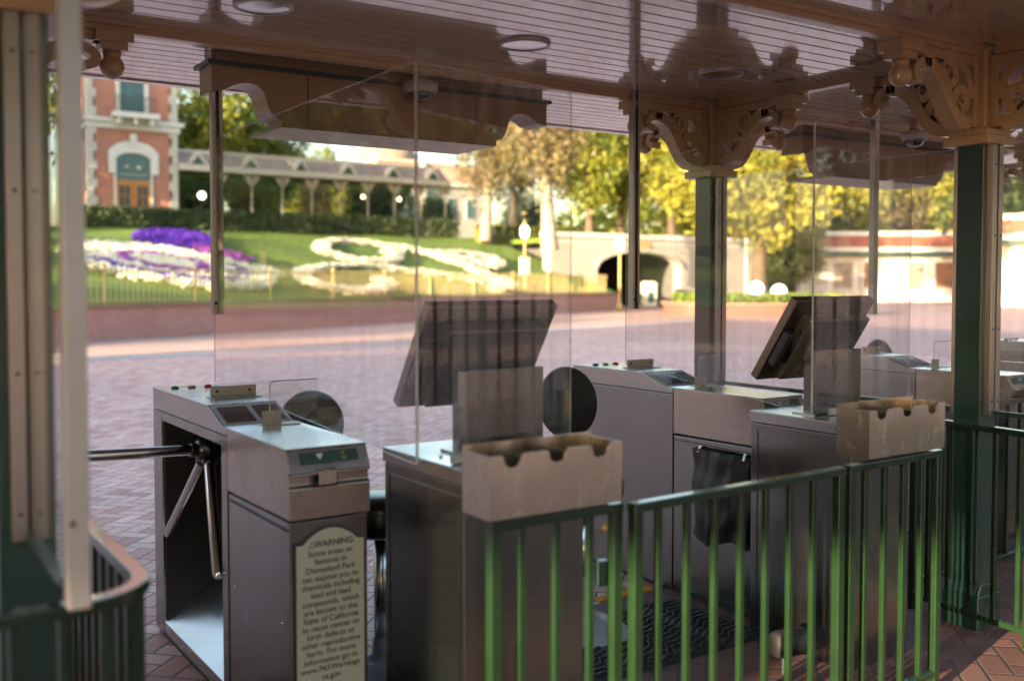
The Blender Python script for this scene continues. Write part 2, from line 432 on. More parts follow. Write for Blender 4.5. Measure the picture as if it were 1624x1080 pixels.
# ------------------------------------------------------------------ flower beds on the slope
def flowers(regions, name, label, cat='flower bed'):
    """regions: list of (material, [(x,y) samples]); many small cupped petals clumps"""
    root = thing(name, label, cat)
    for mat, part, pts in regions:
        m = MB()
        for (x, y) in pts:
            z = lawn_z(x, y) + .06 + random.random() * .14
            for _ in range(3):
                a = random.random() * 6.28; s_ = .10 + random.random() * .07
                tx, ty = math.cos(a) * s_, math.sin(a) * s_
                ox, oy, oz = (random.random() - .5) * .16, (random.random() - .5) * .16, (random.random() - .4) * .1
                tz = (random.random() - .5) * s_ * 1.6
                m.add([(x + ox - tx, y + oy - ty, z + oz), (x + ox + ty * .9, y + oy - tx * .9, z + oz + tz), (x + ox + tx, y + oy + ty, z + oz + .04), (x + ox - ty * .9, y + oy + tx * .9, z + oz + .08)], [(0, 1, 2, 3)])
        o = m.build(part, mat, root); o['kind'] = 'stuff'
    return root
def fill_ellipse(cx, cy, rx, ry, rot, dens, test=None):
    out = []
    n = int(math.pi * rx * ry * dens)
    for _ in range(n):
        r_ = math.sqrt(random.random()); a = random.random() * 6.283
        u, v = r_ * math.cos(a), r_ * math.sin(a)
        if test and not test(u, v): continue
        x, y = u * rx, v * ry
        out.append((cx + x * math.cos(rot) - y * math.sin(rot), cy + x * math.sin(rot) + y * math.cos(rot)))
    return out
def fill_path(pts, w0, dens):
    out = []
    P = [Vector(p) for p in pts]
    # catmull
    def cr(p0, p1, p2, p3, t): return .5 * ((2 * p1) + (p2 - p0) * t + (2 * p0 - 5 * p1 + 4 * p2 - p3) * t * t + (3 * p1 - p0 - 3 * p2 + p3) * t ** 3)
    for k in range(len(P) - 1):
        p0 = P[max(k - 1, 0)]; p1 = P[k]; p2 = P[k + 1]; p3 = P[min(k + 2, len(P) - 1)]
        L = (p2 - p1).length
        for _ in range(int(L * w0 * dens)):
            t = random.random(); p = cr(p0, p1, p2, p3, t)
            a = random.random() * 6.28; r_ = w0 / 2 * math.sqrt(random.random())
            out.append((p.x + r_ * math.cos(a), p.y + r_ * math.sin(a)))
    return out
# round bed on the left: a plain patterned bed of white and purple
cx0, cy0, rx0, ry0, rt = 10.2, 38.6, 3.3, 7.0, R(2)
def ringtest(lo, hi, f=lambda u, v: True): return lambda u, v: lo <= u * u + v * v <= hi and f(u, v)
white = fill_ellipse(cx0, cy0, rx0, ry0, rt, 42, lambda u, v: not (.50 < u * u + v * v < .66 and v < .0) and not (.10 < u * u + v * v < .20))
white += fill_path([(12.4, 39.5), (13.6, 38.9), (13.9, 37.4), (12.6, 35.2), (11.6, 33.6)], 1.0, 42)
purp = fill_ellipse(13.6, 49.0, 1.9, 4.3, R(-14), 60)
viol = fill_ellipse(cx0, cy0, rx0, ry0, rt, 46, ringtest(.10, .20)) + fill_path([(13.2, 46.5), (14.0, 44), (14.1, 41.8), (13.4, 40.4)], 1.3, 30)
purp2 = fill_ellipse(cx0, cy0, rx0, ry0, rt, 60, ringtest(.50, .66, lambda u, v: v < .0)) + fill_path([(10.6, 33.2), (11.5, 34.6), (12.4, 36.6)], .8, 40)
flowers([('petal_white', 'white_flowers', white), ('petal_purple', 'purple_flowers', purp + purp2), ('petal_violet', 'violet_flowers', viol)],
        'flower_bed', 'large rounded bed of white and purple flowers at the left of the lawn')
flowers([('petal_white', 'white_flowers', fill_path([(24.8, 48.6), (24.1, 46.7), (22.6, 44.5), (21.1, 44.2), (20.3, 45.7), (20.6, 48.0), (22.0, 50.6), (23.9, 51.6), (25.6, 50.3), (27.1, 48.8), (28.6, 47.1), (29.3, 46.2)], .8, 90) + fill_path([(24.9, 48.4), (24.4, 47.6)], 1.2, 80))],
        'flower_bed', 'white flower scroll curling across the upper middle of the lawn')
flowers([('petal_white', 'white_flowers', fill_path([(18.9, 38.1), (18.7, 36.9), (17.3, 34.8), (15.8, 33.6), (14.8, 34.2), (14.8, 36.1), (15.8, 38.6), (17.8, 40.8), (20.3, 42.2), (22.0, 41.8), (23.6, 41.1), (25.3, 40.4), (26.4, 39.9)], .62, 95))],
        'flower_bed', 'white flower scroll curling round a ring of grass near the front wall')
flowers([('petal_white', 'white_flowers', fill_path([(28.6, 44.8), (30.2, 46.3), (30.9, 48.3), (29.5, 49.2), (27.4, 48.2), (27.1, 46.6), (27.3, 45.0), (26.9, 42.7), (26.9, 40.3), (24.5, 37.8)], .75, 90))],
        'flower_bed', 'white flower hook at the right end of the lawn beside the lamp post')

# ------------------------------------------------------------------ foliage helpers
def leaf_quad(m, c, s_):
    a = Vector((random.gauss(0, 1), random.gauss(0, 1), random.gauss(0, 1))).normalized()
    b = a.cross(Vector((random.gauss(0, 1), random.gauss(0, 1), random.gauss(0, 1)))).normalized()
    a *= s_; b *= s_ * .5
    m.add([c - a, c - b * .9 + a * .1, c + a, c + b], [(0, 1, 2, 3)])
def crown_mesh(rx, ry, rz, nclump, nleaf, leaf, droop=0.0, gap=.25, seed=0):
    random.seed(seed); m = MB(); tips = []
    for _ in range(nclump):
        while True:
            p = Vector((random.uniform(-1, 1), random.uniform(-1, 1), random.uniform(-1, 1)))
            if .12 < p.length < 1: break
        rr = .72 + .28 * math.sin(p.x * 5 + seed) * math.cos(p.y * 4 + p.z * 3 + seed)
        p = Vector((p.x * rx, p.y * ry, p.z * rz)) * rr
        if random.random() < gap and p.z < 0: continue
        tips.append(p)
        s_ = random.uniform(.10, .26) * (rx + rz) / 2
        for _ in range(nleaf):
            q = Vector((random.gauss(0, .5), random.gauss(0, .5), random.gauss(0, .38))) * s_
            if droop: q.z -= abs(random.gauss(0, droop)) ; q.x *= .6; q.y *= .6
            leaf_quad(m, p + q, leaf * random.uniform(.6, 1.3))
    return m, tips
def tree_proto(name, H, crown, trunk_r, leafmat_, bark='bark', lean=0.0, nclump=110, nleaf=34, leaf=.22, droop=0, seed=0, gap=.25, cz=.66):
    rx, ry, rz = crown
    root = thing(name, 'tree', 'tree')
    m, tips = crown_mesh(rx, ry, rz, nclump, nleaf, leaf, droop, gap, seed)
    zc = H - rz
    m.v = [(v[0] + lean, v[1], v[2] + zc) for v in m.v]
    m.build('crown', leafmat_, root)
    w = MB(); base = zc - rz * .55
    pts = [(0, 0, -.1), (lean * .15 + .05, .03, base * .35), (lean * .5, -.05, base * .8), (lean * .8, 0, zc - rz * .1), (lean, 0, zc + rz * .5)]
    w.tube(pts, [trunk_r * 1.35, trunk_r, trunk_r * .8, trunk_r * .5, trunk_r * .12], 10)
    random.seed(seed + 50)
    for tp in random.sample(tips, min(13, len(tips))):
        s0 = Vector((lean * .7, 0, base * .7 + random.random() * (zc - base * .7)))
        e = tp + Vector((lean, 0, zc)); mid = (s0 + e) / 2 + Vector((0, 0, -.1 * rz))
        w.tube([s0, mid, e], [trunk_r * .38, trunk_r * .22, trunk_r * .06], 6)
    w.build('trunk', bark, root)
    return root
def place(proto, used, x, y, z, s_, rz, label, group):
    o = proto if not used[0] else copy_tree(proto)
    used[0] = True
    o.location = (x, y, z); o.scale = (s_,) * 3; o.rotation_euler = (0, 0, rz); tag(o, label, 'tree', group); return o
def pos(u, d):
    lat = (u - 812) / 1600 * d; return .5577 * d + .83 * lat, .83 * d - .5577 * lat
G1 = 'trees beyond the plaza'
pa = tree_proto('broadleaf_tree', 14, (5.4, 5.4, 5.8), .35, 'leaf_mid', seed=3, nclump=330, gap=.0, leaf=.25); ua = [False]
pb = tree_proto('sunlit_tree', 13, (6.6, 6.0, 5.4), .42, 'leaf_yel', seed=8, nclump=420, nleaf=38, gap=0, leaf=.25); ub = [False]
pc = tree_proto('weeping_tree', 15, (4.4, 4.4, 5.6), .5, 'leaf_olive', 'bark_pale', lean=.6, droop=1.1, seed=12, nclump=190, nleaf=36, leaf=.2); uc = [False]
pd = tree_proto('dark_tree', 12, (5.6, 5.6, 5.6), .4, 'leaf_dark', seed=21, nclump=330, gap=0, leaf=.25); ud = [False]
def T(p, u_, u, d, topv, z0, rz, label, H):
    x, y = pos(u, d); ztop = 1.5 + (448 - topv) / 1600 * d
    return place(p, u_, x, y, z0, (ztop - z0) / H, rz, label, G1)
T(pa, ua, 335, 78, 95, 4.2, .3, 'green and yellow tree rising just right of the brick station tower', 14)
T(pa, ua, 405, 84, 150, 4.2, 2.1, 'dark green rounded tree behind the station platform roof, right of the yellow one', 14)
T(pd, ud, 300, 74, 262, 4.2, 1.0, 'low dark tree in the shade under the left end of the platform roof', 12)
T(pa, ua, 400, 76, 268, 4.2, 4.0, 'low leafy tree seen under the platform roof, second from the tower', 14)
T(pc, uc, 500, 77, 262, 4.2, 1.3, 'olive tree with golden gaps seen under the middle of the platform roof', 15)
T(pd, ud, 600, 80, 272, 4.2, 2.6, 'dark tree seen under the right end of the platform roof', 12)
T(pa, ua, 470, 125, 236, 0, .9, 'small distant treetop over the platform roof, left of the other distant one', 14)
T(pa, ua, 520, 120, 228, 0, 5.0, 'small rounded distant treetop in the open sky over the platform roof', 14)
T(pc, uc, 770, 62, 150, 4.1, .2, 'loose olive tree right of the pink building, thin branches against the sky', 15)
T(pc, uc, 872, 52, 70, 3.2, 2.4, 'tall weeping tree with a pale trunk at the top right of the lawn', 15)
T(pc, uc, 815, 74, 165, 4.1, 3.9, 'hazy olive tree filling the gap left of the tall weeping tree', 15)
T(pa, ua, 935, 66, 170, 4.1, .5, 'green tree between the weeping tree and the tunnel', 12)
T(pb, ub, 985, 72, 150, 4.1, 1.2, 'golden tree standing above the left half of the tunnel wall', 13)
T(pb, ub, 1065, 66, 175, 4.1, 3.3, 'bright yellow green tree hanging over the tunnel arch', 13)
T(pb, ub, 1205, 50, 120, 0.5, 2.2, 'big yellow tree with a thick trunk rising from the brick planter', 13)
T(pb, ub, 1130, 84, 195, 0, 4.4, 'yellow green tree behind the green column nearest the tunnel', 13)
T(pd, ud, 1255, 80, 330, 0, 1.4, 'low dark tree in shade left of the ticket booth', 12)
T(pb, ub, 1330, 98, 200, 0, 5.5, 'golden tree rising behind the left end of the ticket booth', 13)
T(pc, uc, 1415, 96, 225, 0, .7, 'drooping olive tree with a pale trunk behind the middle of the ticket booth', 15)
T(pb, ub, 1500, 100, 205, 0, 2.9, 'golden tree behind the right end of the ticket booth', 13)
T(pd, ud, 1610, 78, 215, 0, .1, 'dark tree above the farther right booth at the edge of the photo', 12)
T(pd, ud, 1150, 110, 300, 0, 3.1, 'dark tree far off behind the planter', 12)
T(pa, ua, 1225, 118, 280, 0, 2.0, 'green tree far off between planter tree and booth', 14)
T(pd, ud, 1400, 125, 290, 0, 1.9, 'dark tree far behind the drooping olive tree', 12)
T(pa, ua, 100, 70, 60, 4.2, 2.0, 'tree at the far left beyond the silver post', 14)
T(pd, ud, 690, 100, 300, 4.1, .8, 'dark tree low in front of the pink building', 12)
T(pd, ud, 830, 92, 300, 4.1, 1.8, 'dark low tree behind the weeping tree trunk', 12)
# far off wood closing the horizon
random.seed(5); m = MB()
for k in range(5200):
    u = random.uniform(560, 2000); d = random.uniform(150, 185); x, y = pos(u, d)
    zz = random.random() ** .8 * (14 + 3 * math.sin(u * .021) + 2 * math.sin(u * .07))
    leaf_quad(m, Vector((x, y, zz)), .9)
for k in range(9000):
    u = random.uniform(900, 1900); d = random.uniform(108, 118); x, y = pos(u, d)
    zz = random.random() ** .8 * (11.5 + 2.5 * math.sin(u * .018 + 1) + 1.5 * math.sin(u * .06))
    leaf_quad(m, Vector((x, y, zz)), .55)
tag(m.build('distant_wood', 'leaf_mid'), 'distant band of trees closing the horizon behind the plaza', 'wood', kind='stuff')

# hedge along the top of the lawn
def leafy_box(x0, x1, y0, y1, z0, z1, n, leaf, mat, name, parent=None, seed=1):
    random.seed(seed); m = MB(); m.box(x0 + .1, x1 - .1, y0 + .12, y1 - .12, z0, z1 - .12)
    for _ in range(n):
        f = random.random(); x = random.uniform(x0, x1)
        if f < .6: p = Vector((x, y0 + random.gauss(0, .07), random.uniform(z0, z1)))
        else: p = Vector((x, random.uniform(y0, y1), z1 + random.gauss(0, .06)))
        leaf_quad(m, p, leaf * random.uniform(.6, 1.3))
    return m.build(name, mat, parent)
tag(leafy_box(-4, 33, 55, 56.2, 4.2, 5.38, 9000, .11, 'leaf_hedge', 'hedge'), 'long clipped dark green hedge along the top of the lawn', 'hedge')
tag(leafy_box(33.3, 41, 53, 54, 3.9, 5.0, 2600, .12, 'leaf_mid', 'shrub', seed=4), 'loose low shrubs at the right end of the lawn top', 'shrub')

# ------------------------------------------------------------------ railway station (brick tower) and platform roof
t = thing('brick_station', 'red brick station tower with cream quoins and orange double doors', 'building', (0, 60, 4.3))
b0 = 0
MB().box(12.25, 16.35, 0, 6, 0, 14).build('wall', 'brick_station', t)
q = MB(); q2 = MB()
for k in range(28):
    z = k * .5; w = .5 if k % 2 else .32
    q.box(11.84, 11.84 + w + .02, -.08, .3 + w, z, z + .5); q2.box(16.81 - w, 16.81, -.08, .3, z, z + .5)
q.build('quoin', 'quoin', t); q2.build('quoin', 'quoin', t)
MB().box(11.7, 16.95, -.14, 6, 5.85, 6.2).box(11.55, 17.15, -.3, 6, 6.2, 6.42).build('cornice', 'white', t)
bal = MB().box(13.1, 15.6, -.95, -.3, 6.42, 6.72).box(13.3, 13.5, -.8, -.3, 6.05, 6.42).box(14.2, 14.4, -.8, -.3, 6.05, 6.42).box(15.1, 15.3, -.8, -.3, 6.05, 6.42).build('balcony', 'white', t)
rl = MB().box(13.2, 15.5, -.9, -.86, 7.55, 7.6)
for k in range(18): rl.box(13.22 + k * .13, 13.25 + k * .13, -.9, -.87, 6.72, 7.55)
rl.build('railing', 'iron', bal)
wf = MB().box(13.4, 13.62, -.1, .1, 6.42, 9.2).box(14.95, 15.2, -.1, .1, 6.42, 9.2).build('window', 'white', t)
MB().box(13.62, 14.95, -.05, .1, 6.42, 9.2).build('pane', 'teal_glass', wf)
# door surround (segmental arch) 
arch = [(12.95, 3.35), (12.95, 4.6)] + [(14.3 + 1.4 * math.cos(a), 4.35 + .85 * math.sin(a)) for a in [math.pi * (1 - k / 10) for k in range(1, 10)]] + [(15.7, 4.6), (15.7, 3.35), (15.25, 3.35), (15.25, 4.25)] + [(14.3 + .95 * math.cos(a), 4.1 + .45 * math.sin(a)) for a in [math.pi * k / 8 for k in range(1, 8)]] + [(13.35, 4.25), (13.35, 3.35)]
ds = MB().prism(arch, 'y', -.16, .1).box(14.12, 14.48, -.25, 0, 4.95, 5.6).box(15.24, 15.36, -.12, .1, 0, 3.35).box(13.24, 13.36, -.12, .1, 0, 3.35).build('door_surround', 'white', t)
dr = MB().box(13.36, 14.28, -.05, .1, 0, 3.0).box(14.32, 15.24, -.05, .1, 0, 3.0).build('door', 'door_wood', t)
for x in (13.55, 14.52):
    pn = MB().box(x - .02, x + .56, -.065, 0, .93, 2.69)
    pn.build('pane', 'window_dark', dr)
    mt = MB().box(x + .25, x + .29, -.08, -.065, .93, 2.69)
    for j in (1, 2): mt.box(x - .02, x + .56, -.078, -.066, .90 + j * .6, .94 + j * .6)
    mt.build('glazing_bar', 'door_wood', dr)
MB().box(13.36, 15.24, -.04, .1, 3.0, 4.5).build('transom_window', 'teal_glass', t)
MB().box(13.5, 15.1, -.1, 0, 3.3, 3.34).ball((13.95, -.06, 3.75), .10).ball((14.6, -.06, 3.7), .14).build('gilt_ornament', 'sign_cream', t)
MB().box(15.24 - .02, 15.28, -.14, -.1, 1.0, 1.6).build('handle', 'iron', dr)

t = thing('platform_canopy', 'long brown platform roof with cream fascia and small white gables', 'canopy', (0, 60, 4.3))
MB().prism([(-.2, 4.12), (1.1, 5.0), (6, 5.1), (6, 4.0), (-.2, 4.0)], 'x', 16.8, 35).build('roof', 'brown_roof', t)
MB().box(16.8, 35.1, -.34, -.2, 3.75, 4.1).box(16.8, 35.1, 1.02, 1.25, 4.95, 5.12).build('fascia', 'quoin', t)
for x in (17.9, 21.1, 24.3, 27.5, 30.7, 33.7):
    gb = MB().prism([(x - .58, 4.12), (x - .42, 4.12), (x, 4.66), (x + .42, 4.12), (x + .58, 4.12), (x, 4.88)], 'y', -.4, .6).build('gable', 'quoin', t)
    MB().prism([(x - .42, 4.13), (x, 4.66), (x + .42, 4.13)], 'y', -.3, .5).build('gable_panel', 'trim_green', gb)
for k in range(9):
    x = 19.4 + k * 1.95
    pp = MB().tube([(x, .3, 0), (x, .3, 3.8)], .05, 8)
    pp.prism([(x - .1, 3.7), (x - .55, 3.7), (x - .1, 3.1)], 'y', .2, .4).prism([(x + .1, 3.7), (x + .55, 3.7), (x + .1, 3.1)], 'y', .2, .4)
    pp.build('post', 'quoin', t)
MB().box(16.9, 35, 5.4, 5.6, .0, .95).build('rear_rail', 'iron', t)
for (u, v, lab) in ((322, 311, 'white lit globe lamp under the left end of the platform roof'), (577, 313, 'warm lit globe lamp under the right half of the platform roof'),
                    (634, 317, 'warm lit globe lamp under the far right end of the platform roof')):
    x, y = pos(u, 72); z = 1.5 + (448 - v) / 1600 * 72
    L = thing('globe_lamp', lab, 'lamp', (x, y, 4.3), 0, 'globe lamps under the platform roof')
    MB().tube([(0, 0, 0), (0, 0, z - 4.3 - .2)], .04, 6).build('post', 'iron', L)
    MB().ball((0, 0, z - 4.3), .24 if u == 322 else .13).build('globe', 'globe' if u == 322 else 'globe_warm', L)

# pink and cream building behind, with low dome
t = thing('town_building', 'pale pink and cream building with a low dome far behind the lawn', 'building', (0, 110, 4.2))
MB().box(54.5, 69, 0, 12, 0, 9.6).build('wall', 'white_wall', t)
MB().box(54.2, 69.3, -.4, 12.3, 9.6, 11.9).build('mansard', 'pink_wall', t)
MB().box(54, 69.5, -.6, 12.4, 11.9, 12.2).box(54, 69.5, -.6, 12.4, 9.3, 9.6).build('cornice', 'white', t)
MB().lathe([(3.6, 12.2), (3.6, 13), (3.1, 14), (2, 14.9), (.6, 15.4), (.1, 16.2)], (58, 4, 0), 20).build('dome', 'brown_roof', t)
for x in (55.5, 58.3, 61.1, 63.9, 66.7):
    w = MB().box(x, x + 1.3, -.12, .1, 5.2, 8).build('window', 'white', t)
    MB().box(x + .15, x + 1.15, -.16, 0, 5.35, 7.85).build('pane', 'teal_glass', w)
MB().box(60.2, 60.7, -.7, 0, 0, 12.2).build('pilaster', 'white', t)

# ------------------------------------------------------------------ tunnel wall with arch
t = thing('tunnel_portal', 'long cream wall with a low arched passage and small gold plaque', 'building', (0, 46, 0))
ar = [(36.9 + 0, 0)] + [(40.2 + 3.3 * math.cos(a), 2.35 + .95 * math.sin(a)) for a in [math.pi * (1 - k / 12) for k in range(13)]] + [(43.5, 0)]
poly = [(33.5, 0)] + ar + [(50, 0), (50, 4.1), (33.5, 4.1)]
MB().prism(poly, 'y', 0, .7).build('wall', 'white_wall', t)
MB().box(33.4, 50.1, -.12, .85, 4.1, 4.35).box(33.5, 50, -.06, .0, 3.75, 3.83).build('cornice', 'white', t)
tm = MB()
for k in range(12):
    a0, a1 = math.pi * (1 - k / 12), math.pi * (1 - (k + 1) / 12)
    tm.prism([(40.2 + 3.3 * math.cos(a0), 2.35 + .95 * math.sin(a0)), (40.2 + 3.5 * math.cos(a0), 2.35 + 1.2 * math.sin(a0)), (40.2 + 3.5 * math.cos(a1), 2.35 + 1.2 * math.sin(a1)), (40.2 + 3.3 * math.cos(a1), 2.35 + .95 * math.sin(a1))], 'y', -.1, .1)
tm.build('arch_trim', 'white_wall', t)
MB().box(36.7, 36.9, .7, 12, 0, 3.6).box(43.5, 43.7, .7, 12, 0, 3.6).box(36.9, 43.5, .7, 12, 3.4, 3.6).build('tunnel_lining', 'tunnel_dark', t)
MB().box(39.9, 40.9, -.08, 0, 3.35, 3.95).build('plaque', 'gold', t)
MB().box(42.0, 42.35, 9, 9.3, 0, 3).box(39.5, 39.9, 9, 9.3, 0, 3).build('inner_pillar', 'white_wall', t)

# ------------------------------------------------------------------ ticket booths on the right
def booth(loc, rz, L, H, label, npan):
    t = thing('ticket_booth', label, 'building', loc, rz, 'ticket booths on the right')
    MB().box(0, L, 0, 4, 0, H).build('wall', 'booth_white', t)
    MB().box(-.9, L + .9, -.9, 4.9, H, H + .35).box(-.6, L + .6, -.6, 4.6, H + 1.25, H + 1.6).build('cornice', 'white', t)
    MB().prism([(-.75, H + .35), (-.35, H + 1.25), (4.35, H + 1.25), (4.75, H + .35)], 'x', -.7, L + .7).build('roof', 'red_roof', t)
    MB().box(-.7, L + .7, -.8, -.72, H - .35, H).build('valance', 'trim_green', t)
    for k in range(npan):
        x = .5 + k * (L - 1) / npan; w = (L - 1) / npan
        wd = MB().box(x + .15, x + w - .15, -.08, 0, .9, H - .7).build('window', 'white', t)
        MB().box(x + .3, x + w - .3, -.11, 0, 1.05, H - .85).build('pane', 'poster_b' if k % 3 == 1 else ('poster_a' if k % 3 == 2 else 'teal_pale'), wd)
        MB().box(x + .28, x + w - .28, -.28, -.02, .85, .92).build('counter', 'white', t)
    for x in (0, L / 3, 2 * L / 3, L):
        MB().box(x - .14, x + .14, -.16, 0, 0, H).build('pilaster', 'white', t)
    return t
booth((63.5, 53.8, 0), math.atan2(-7.3, 10.5), 15, 3.9, 'white ticket booth with red tiled roof band, between the middle green columns', 7)
booth((62.0, 36.8, 0), math.atan2(-11, 2.0), 12, 4.2, 'white ticket booth with green posts beyond the rightmost green column', 6)

# brick planter with clipped grass and low hedge, standing around the big tree
px, py = pos(1200, 47)
t = thing('brick_planter', 'low round brick planter with clipped grass around the thick tree', 'planter', (px, py, 0))
MB().lathe([(4.3, 0), (4.3, .5), (4.42, .5), (4.42, .62), (4.0, .62), (4.0, .5)], (0, 0, 0), 48).build('brickwork', 'brick_planter', t)
MB().lathe([(4.0, .3), (4.0, .52), (1, .62), (.01, .64)], (0, 0, 0), 32).build('planting_bed', 'planter_soil', t)
random.seed(9); m = MB()
for _ in range(5200):
    a = random.random() * 6.28; r_ = 3.9 * math.sqrt(random.random()); leaf_quad(m, Vector((r_ * math.cos(a), r_ * math.sin(a), .62 + random.random() * .35)), .12)
o = m.build('ground_cover', 'grassleaf', t); o['kind'] = 'stuff'
MB().box(-.3, .3, -4.9, -4.45, 0, .9).build('yellow_box', 'gold', t)
x, y = pos(1085, 50)

# lamps on the plaza
def street_lamp(x, y, z, H, label):
    t = thing('street_lamp', label, 'lamp post', (x, y, z), 0, 'plaza street lamps')
    MB().tube([(0, 0, 0), (0, 0, .5), (0, 0, H - .75)], [.11, .06, .045], 10).lathe([(.16, 0), (.16, .25), (.08, .45), (.06, .6)]).build('post', 'gold', t)
    MB().lathe([(.05, -.32), (.16, -.25), (.2, -.05), (.2, .12), (.14, .25), (.05, .3)], (0, 0, H - .38), 16).build('globe', 'globe', t)
    MB().lathe([(.16, 0), (.10, .12), (.04, .22), (.02, .36)], (0, 0, H - .14), 12).build('cap', 'gold', t)
    return t
l = street_lamp(27.2, 39.4, .93, 3.35, 'gold lamp post with lit globe and white notice box, on the brick wall')
MB().box(-.22, .22, -.1, .1, .95, 1.75).build('notice_box', 'white', l)
street_lamp(34.3, 40.9, 0, 3.9, 'gold lamp post with lit globe standing by the end of the brick wall')
for u, d, v, lab in ((1199, 46, 458, 'round white lit ball lamp in front of the thick trunk in the planter'), (1235, 60, 463, 'round white lit ball lamp low behind the planter, right of the thick trunk')):
    x, y = pos(u, d); z = 1.5 + (448 - v) / 1600 * d
    t = thing('bollard_lamp', lab, 'lamp', (x, y, 0), 0, 'ball lamps behind the planter')
    MB().tube([(0, 0, 0), (0, 0, z - .3)], .06, 8).build('post', 'iron', t)
    MB().ball((0, 0, z), .0072 * d).build('globe', 'globe', t)
# tall thin flagpole-like post behind planter
x, y = pos(1183, 60)
tag(MB().tube([(0, 0, 0), (0, 0, 7.5)], [.1, .05], 8).build('pole', 'alu_pale', loc=(x, y, 0)), 'thin tall pale pole behind the planter beside the thick trunk', 'pole')
# litter bin by the tunnel
x, y = pos(1029, 60)
t = thing('litter_bin', 'white litter bin with green panel by the tunnel arch', 'bin', (x, y, 0), R(-20))
MB().box(-.36, .36, -.36, .36, .08, 1.35).build('body', 'white', t, .03)
MB().box(-.4, .4, -.4, .4, 1.35, 1.45).box(-.3, .3, -.3, .3, 1.45, 1.55).build('lid', 'white', t, .02)
MB().box(-.2, .2, -.385, -.355, .3, .95).build('panel', 'trim_green', t)

# ================================================================== PAVILION
CX = [-3.5, .352, 4.13, 7.95]; RY = [2.52, 4.13]
ZB = 2.462; ZC = 2.502
pav = thing('turnstile_pavilion', 'tan pavilion roof with glossy board ceiling on green columns', 'pavilion')
m = MB(); y = 1.05
while y < 5.2:
    m.box(-13, 12, y + .004, min(y + .092, 5.22), ZC, ZC + .02); y += .096
m.build('ceiling_boards', 'bay', pav, .0025, 1)
MB().box(-13.1, 12.1, 1.0, 5.26, ZC + .02, ZC + .14).build('roof', 'cream', pav)
MB().box(-13.15, 12.15, 5.22, 5.28, ZC - .006, ZC + .25).build('fascia', 'bay', pav)
MB().box(-13.15, 12.15, .95, 1.03, ZC - .1, ZC + .35).build('fascia', 'bay', pav)
def beam_x(y):
    m = MB()
    m.box(-13, 12, y - .03, y + .03, ZB, ZC + .01).box(-13, 12, y - .045, y + .045, ZC - .018, ZC + .005)
    return m.build('beam', 'cream', pav, .006, 2)
for y in RY: beam_x(y)
for x in CX:
    m = MB().box(x - .03, x + .03, 1.05, RY[0] - .08, ZB + .001, ZC + .009).box(x - .03, x + .03, RY[0] + .08, RY[1] - .08, ZB + .001, ZC + .009)
    m.build('cross_beam', 'cream', pav, .006, 2)

def scroll(cx, cz, r0, r1, a0, turns, th, m, y0, y1, n=26, squash=1.0):
    pts = []
    for k in range(n + 1):
        t_ = k / n; a = a0 + turns * 2 * math.pi * t_; r_ = r0 + (r1 - r0) * t_
        pts.append((cx + r_ * math.cos(a), cz + r_ * math.sin(a) * squash))
    ribbon(pts, th, m, y0, y1)
def ribbon(pts, th, m, y0, y1):
    L = []; Rr = []
    for k, p in enumerate(pts):
        a = pts[max(k - 1, 0)]; b = pts[min(k + 1, len(pts) - 1)]
        t_ = Vector((b[0] - a[0], b[1] - a[1])).normalized(); n_ = Vector((-t_.y, t_.x))
        w = th[k] if isinstance(th, list) else th
        L.append((p[0] + n_.x * w, p[1] + n_.y * w)); Rr.append((p[0] - n_.x * w, p[1] - n_.y * w))
    for k in range(len(pts) - 1):
        m.prism([L[k], L[k + 1], Rr[k + 1], Rr[k]], 'y', y0, y1)
def bez(p0, p1, p2, p3, n=16):
    return [tuple((1 - t) ** 3 * a + 3 * (1 - t) ** 2 * t * b + 3 * (1 - t) * t * t * c + t ** 3 * d for a, b, c, d in zip(p0, p1, p2, p3)) for t in [k / n for k in range(n + 1)]]
def bracket_mesh():
    """bracket in local x (outwards from column) / z, thickness in y"""
    m = MB(); T = .034
    m.box(.07, .56, -T * .8, T * .8, .262, .302)              # top rail
    m.box(.065, .10, -T, T, .0, .30)                          # back stile
    s = bez((.12, .014), (.30, .0), (.25, .235), (.45, .238), 20)
    ribbon(s, .028, m, -T, T)                                 # main S sweep
    s2 = bez((.40, .235), (.50, .25), (.53, .17), (.455, .165), 12)
    ribbon(s2, .018, m, -T, T)
    scroll(.178, .108, .052, .034, R(-80), 1.15, .021, m, -T * .85, T * .85, 22)
    scroll(.262, .205, .05, .028, R(30), 1.1, .019, m, -T * .85, T * .85, 22)
    ribbon(bez((.115, .12), (.11, .22), (.16, .27), (.25, .252), 10), .018, m, -T * .9, T * .9)
    ribbon(bez((.30, .25), (.33, .23), (.30, .19), (.285, .17), 8), .012, m, -T * .9, T * .9)
    m.box(.10, .16, -T * .9, T * .9, .0, .035)
    m.box(.49, .63, -.06, .06, .262, .304).box(.51, .61, -.045, .045, .232, .262)
    return m
bm_ = bracket_mesh()
def ballm():
    return MB().lathe([(.001, -.048)] + [(.046 * math.sin(math.pi * k / 12), -.046 * math.cos(math.pi * k / 12)) for k in range(1, 10)] + [(.034, .046), (.034, .062)], (.56, 0, .172), 20)
bracket0 = bm_.build('bracket', 'cream', None, .004, 2)
ball0 = ballm().build('finial_ball', 'cream', bracket0)
cols = {}
first = [True]
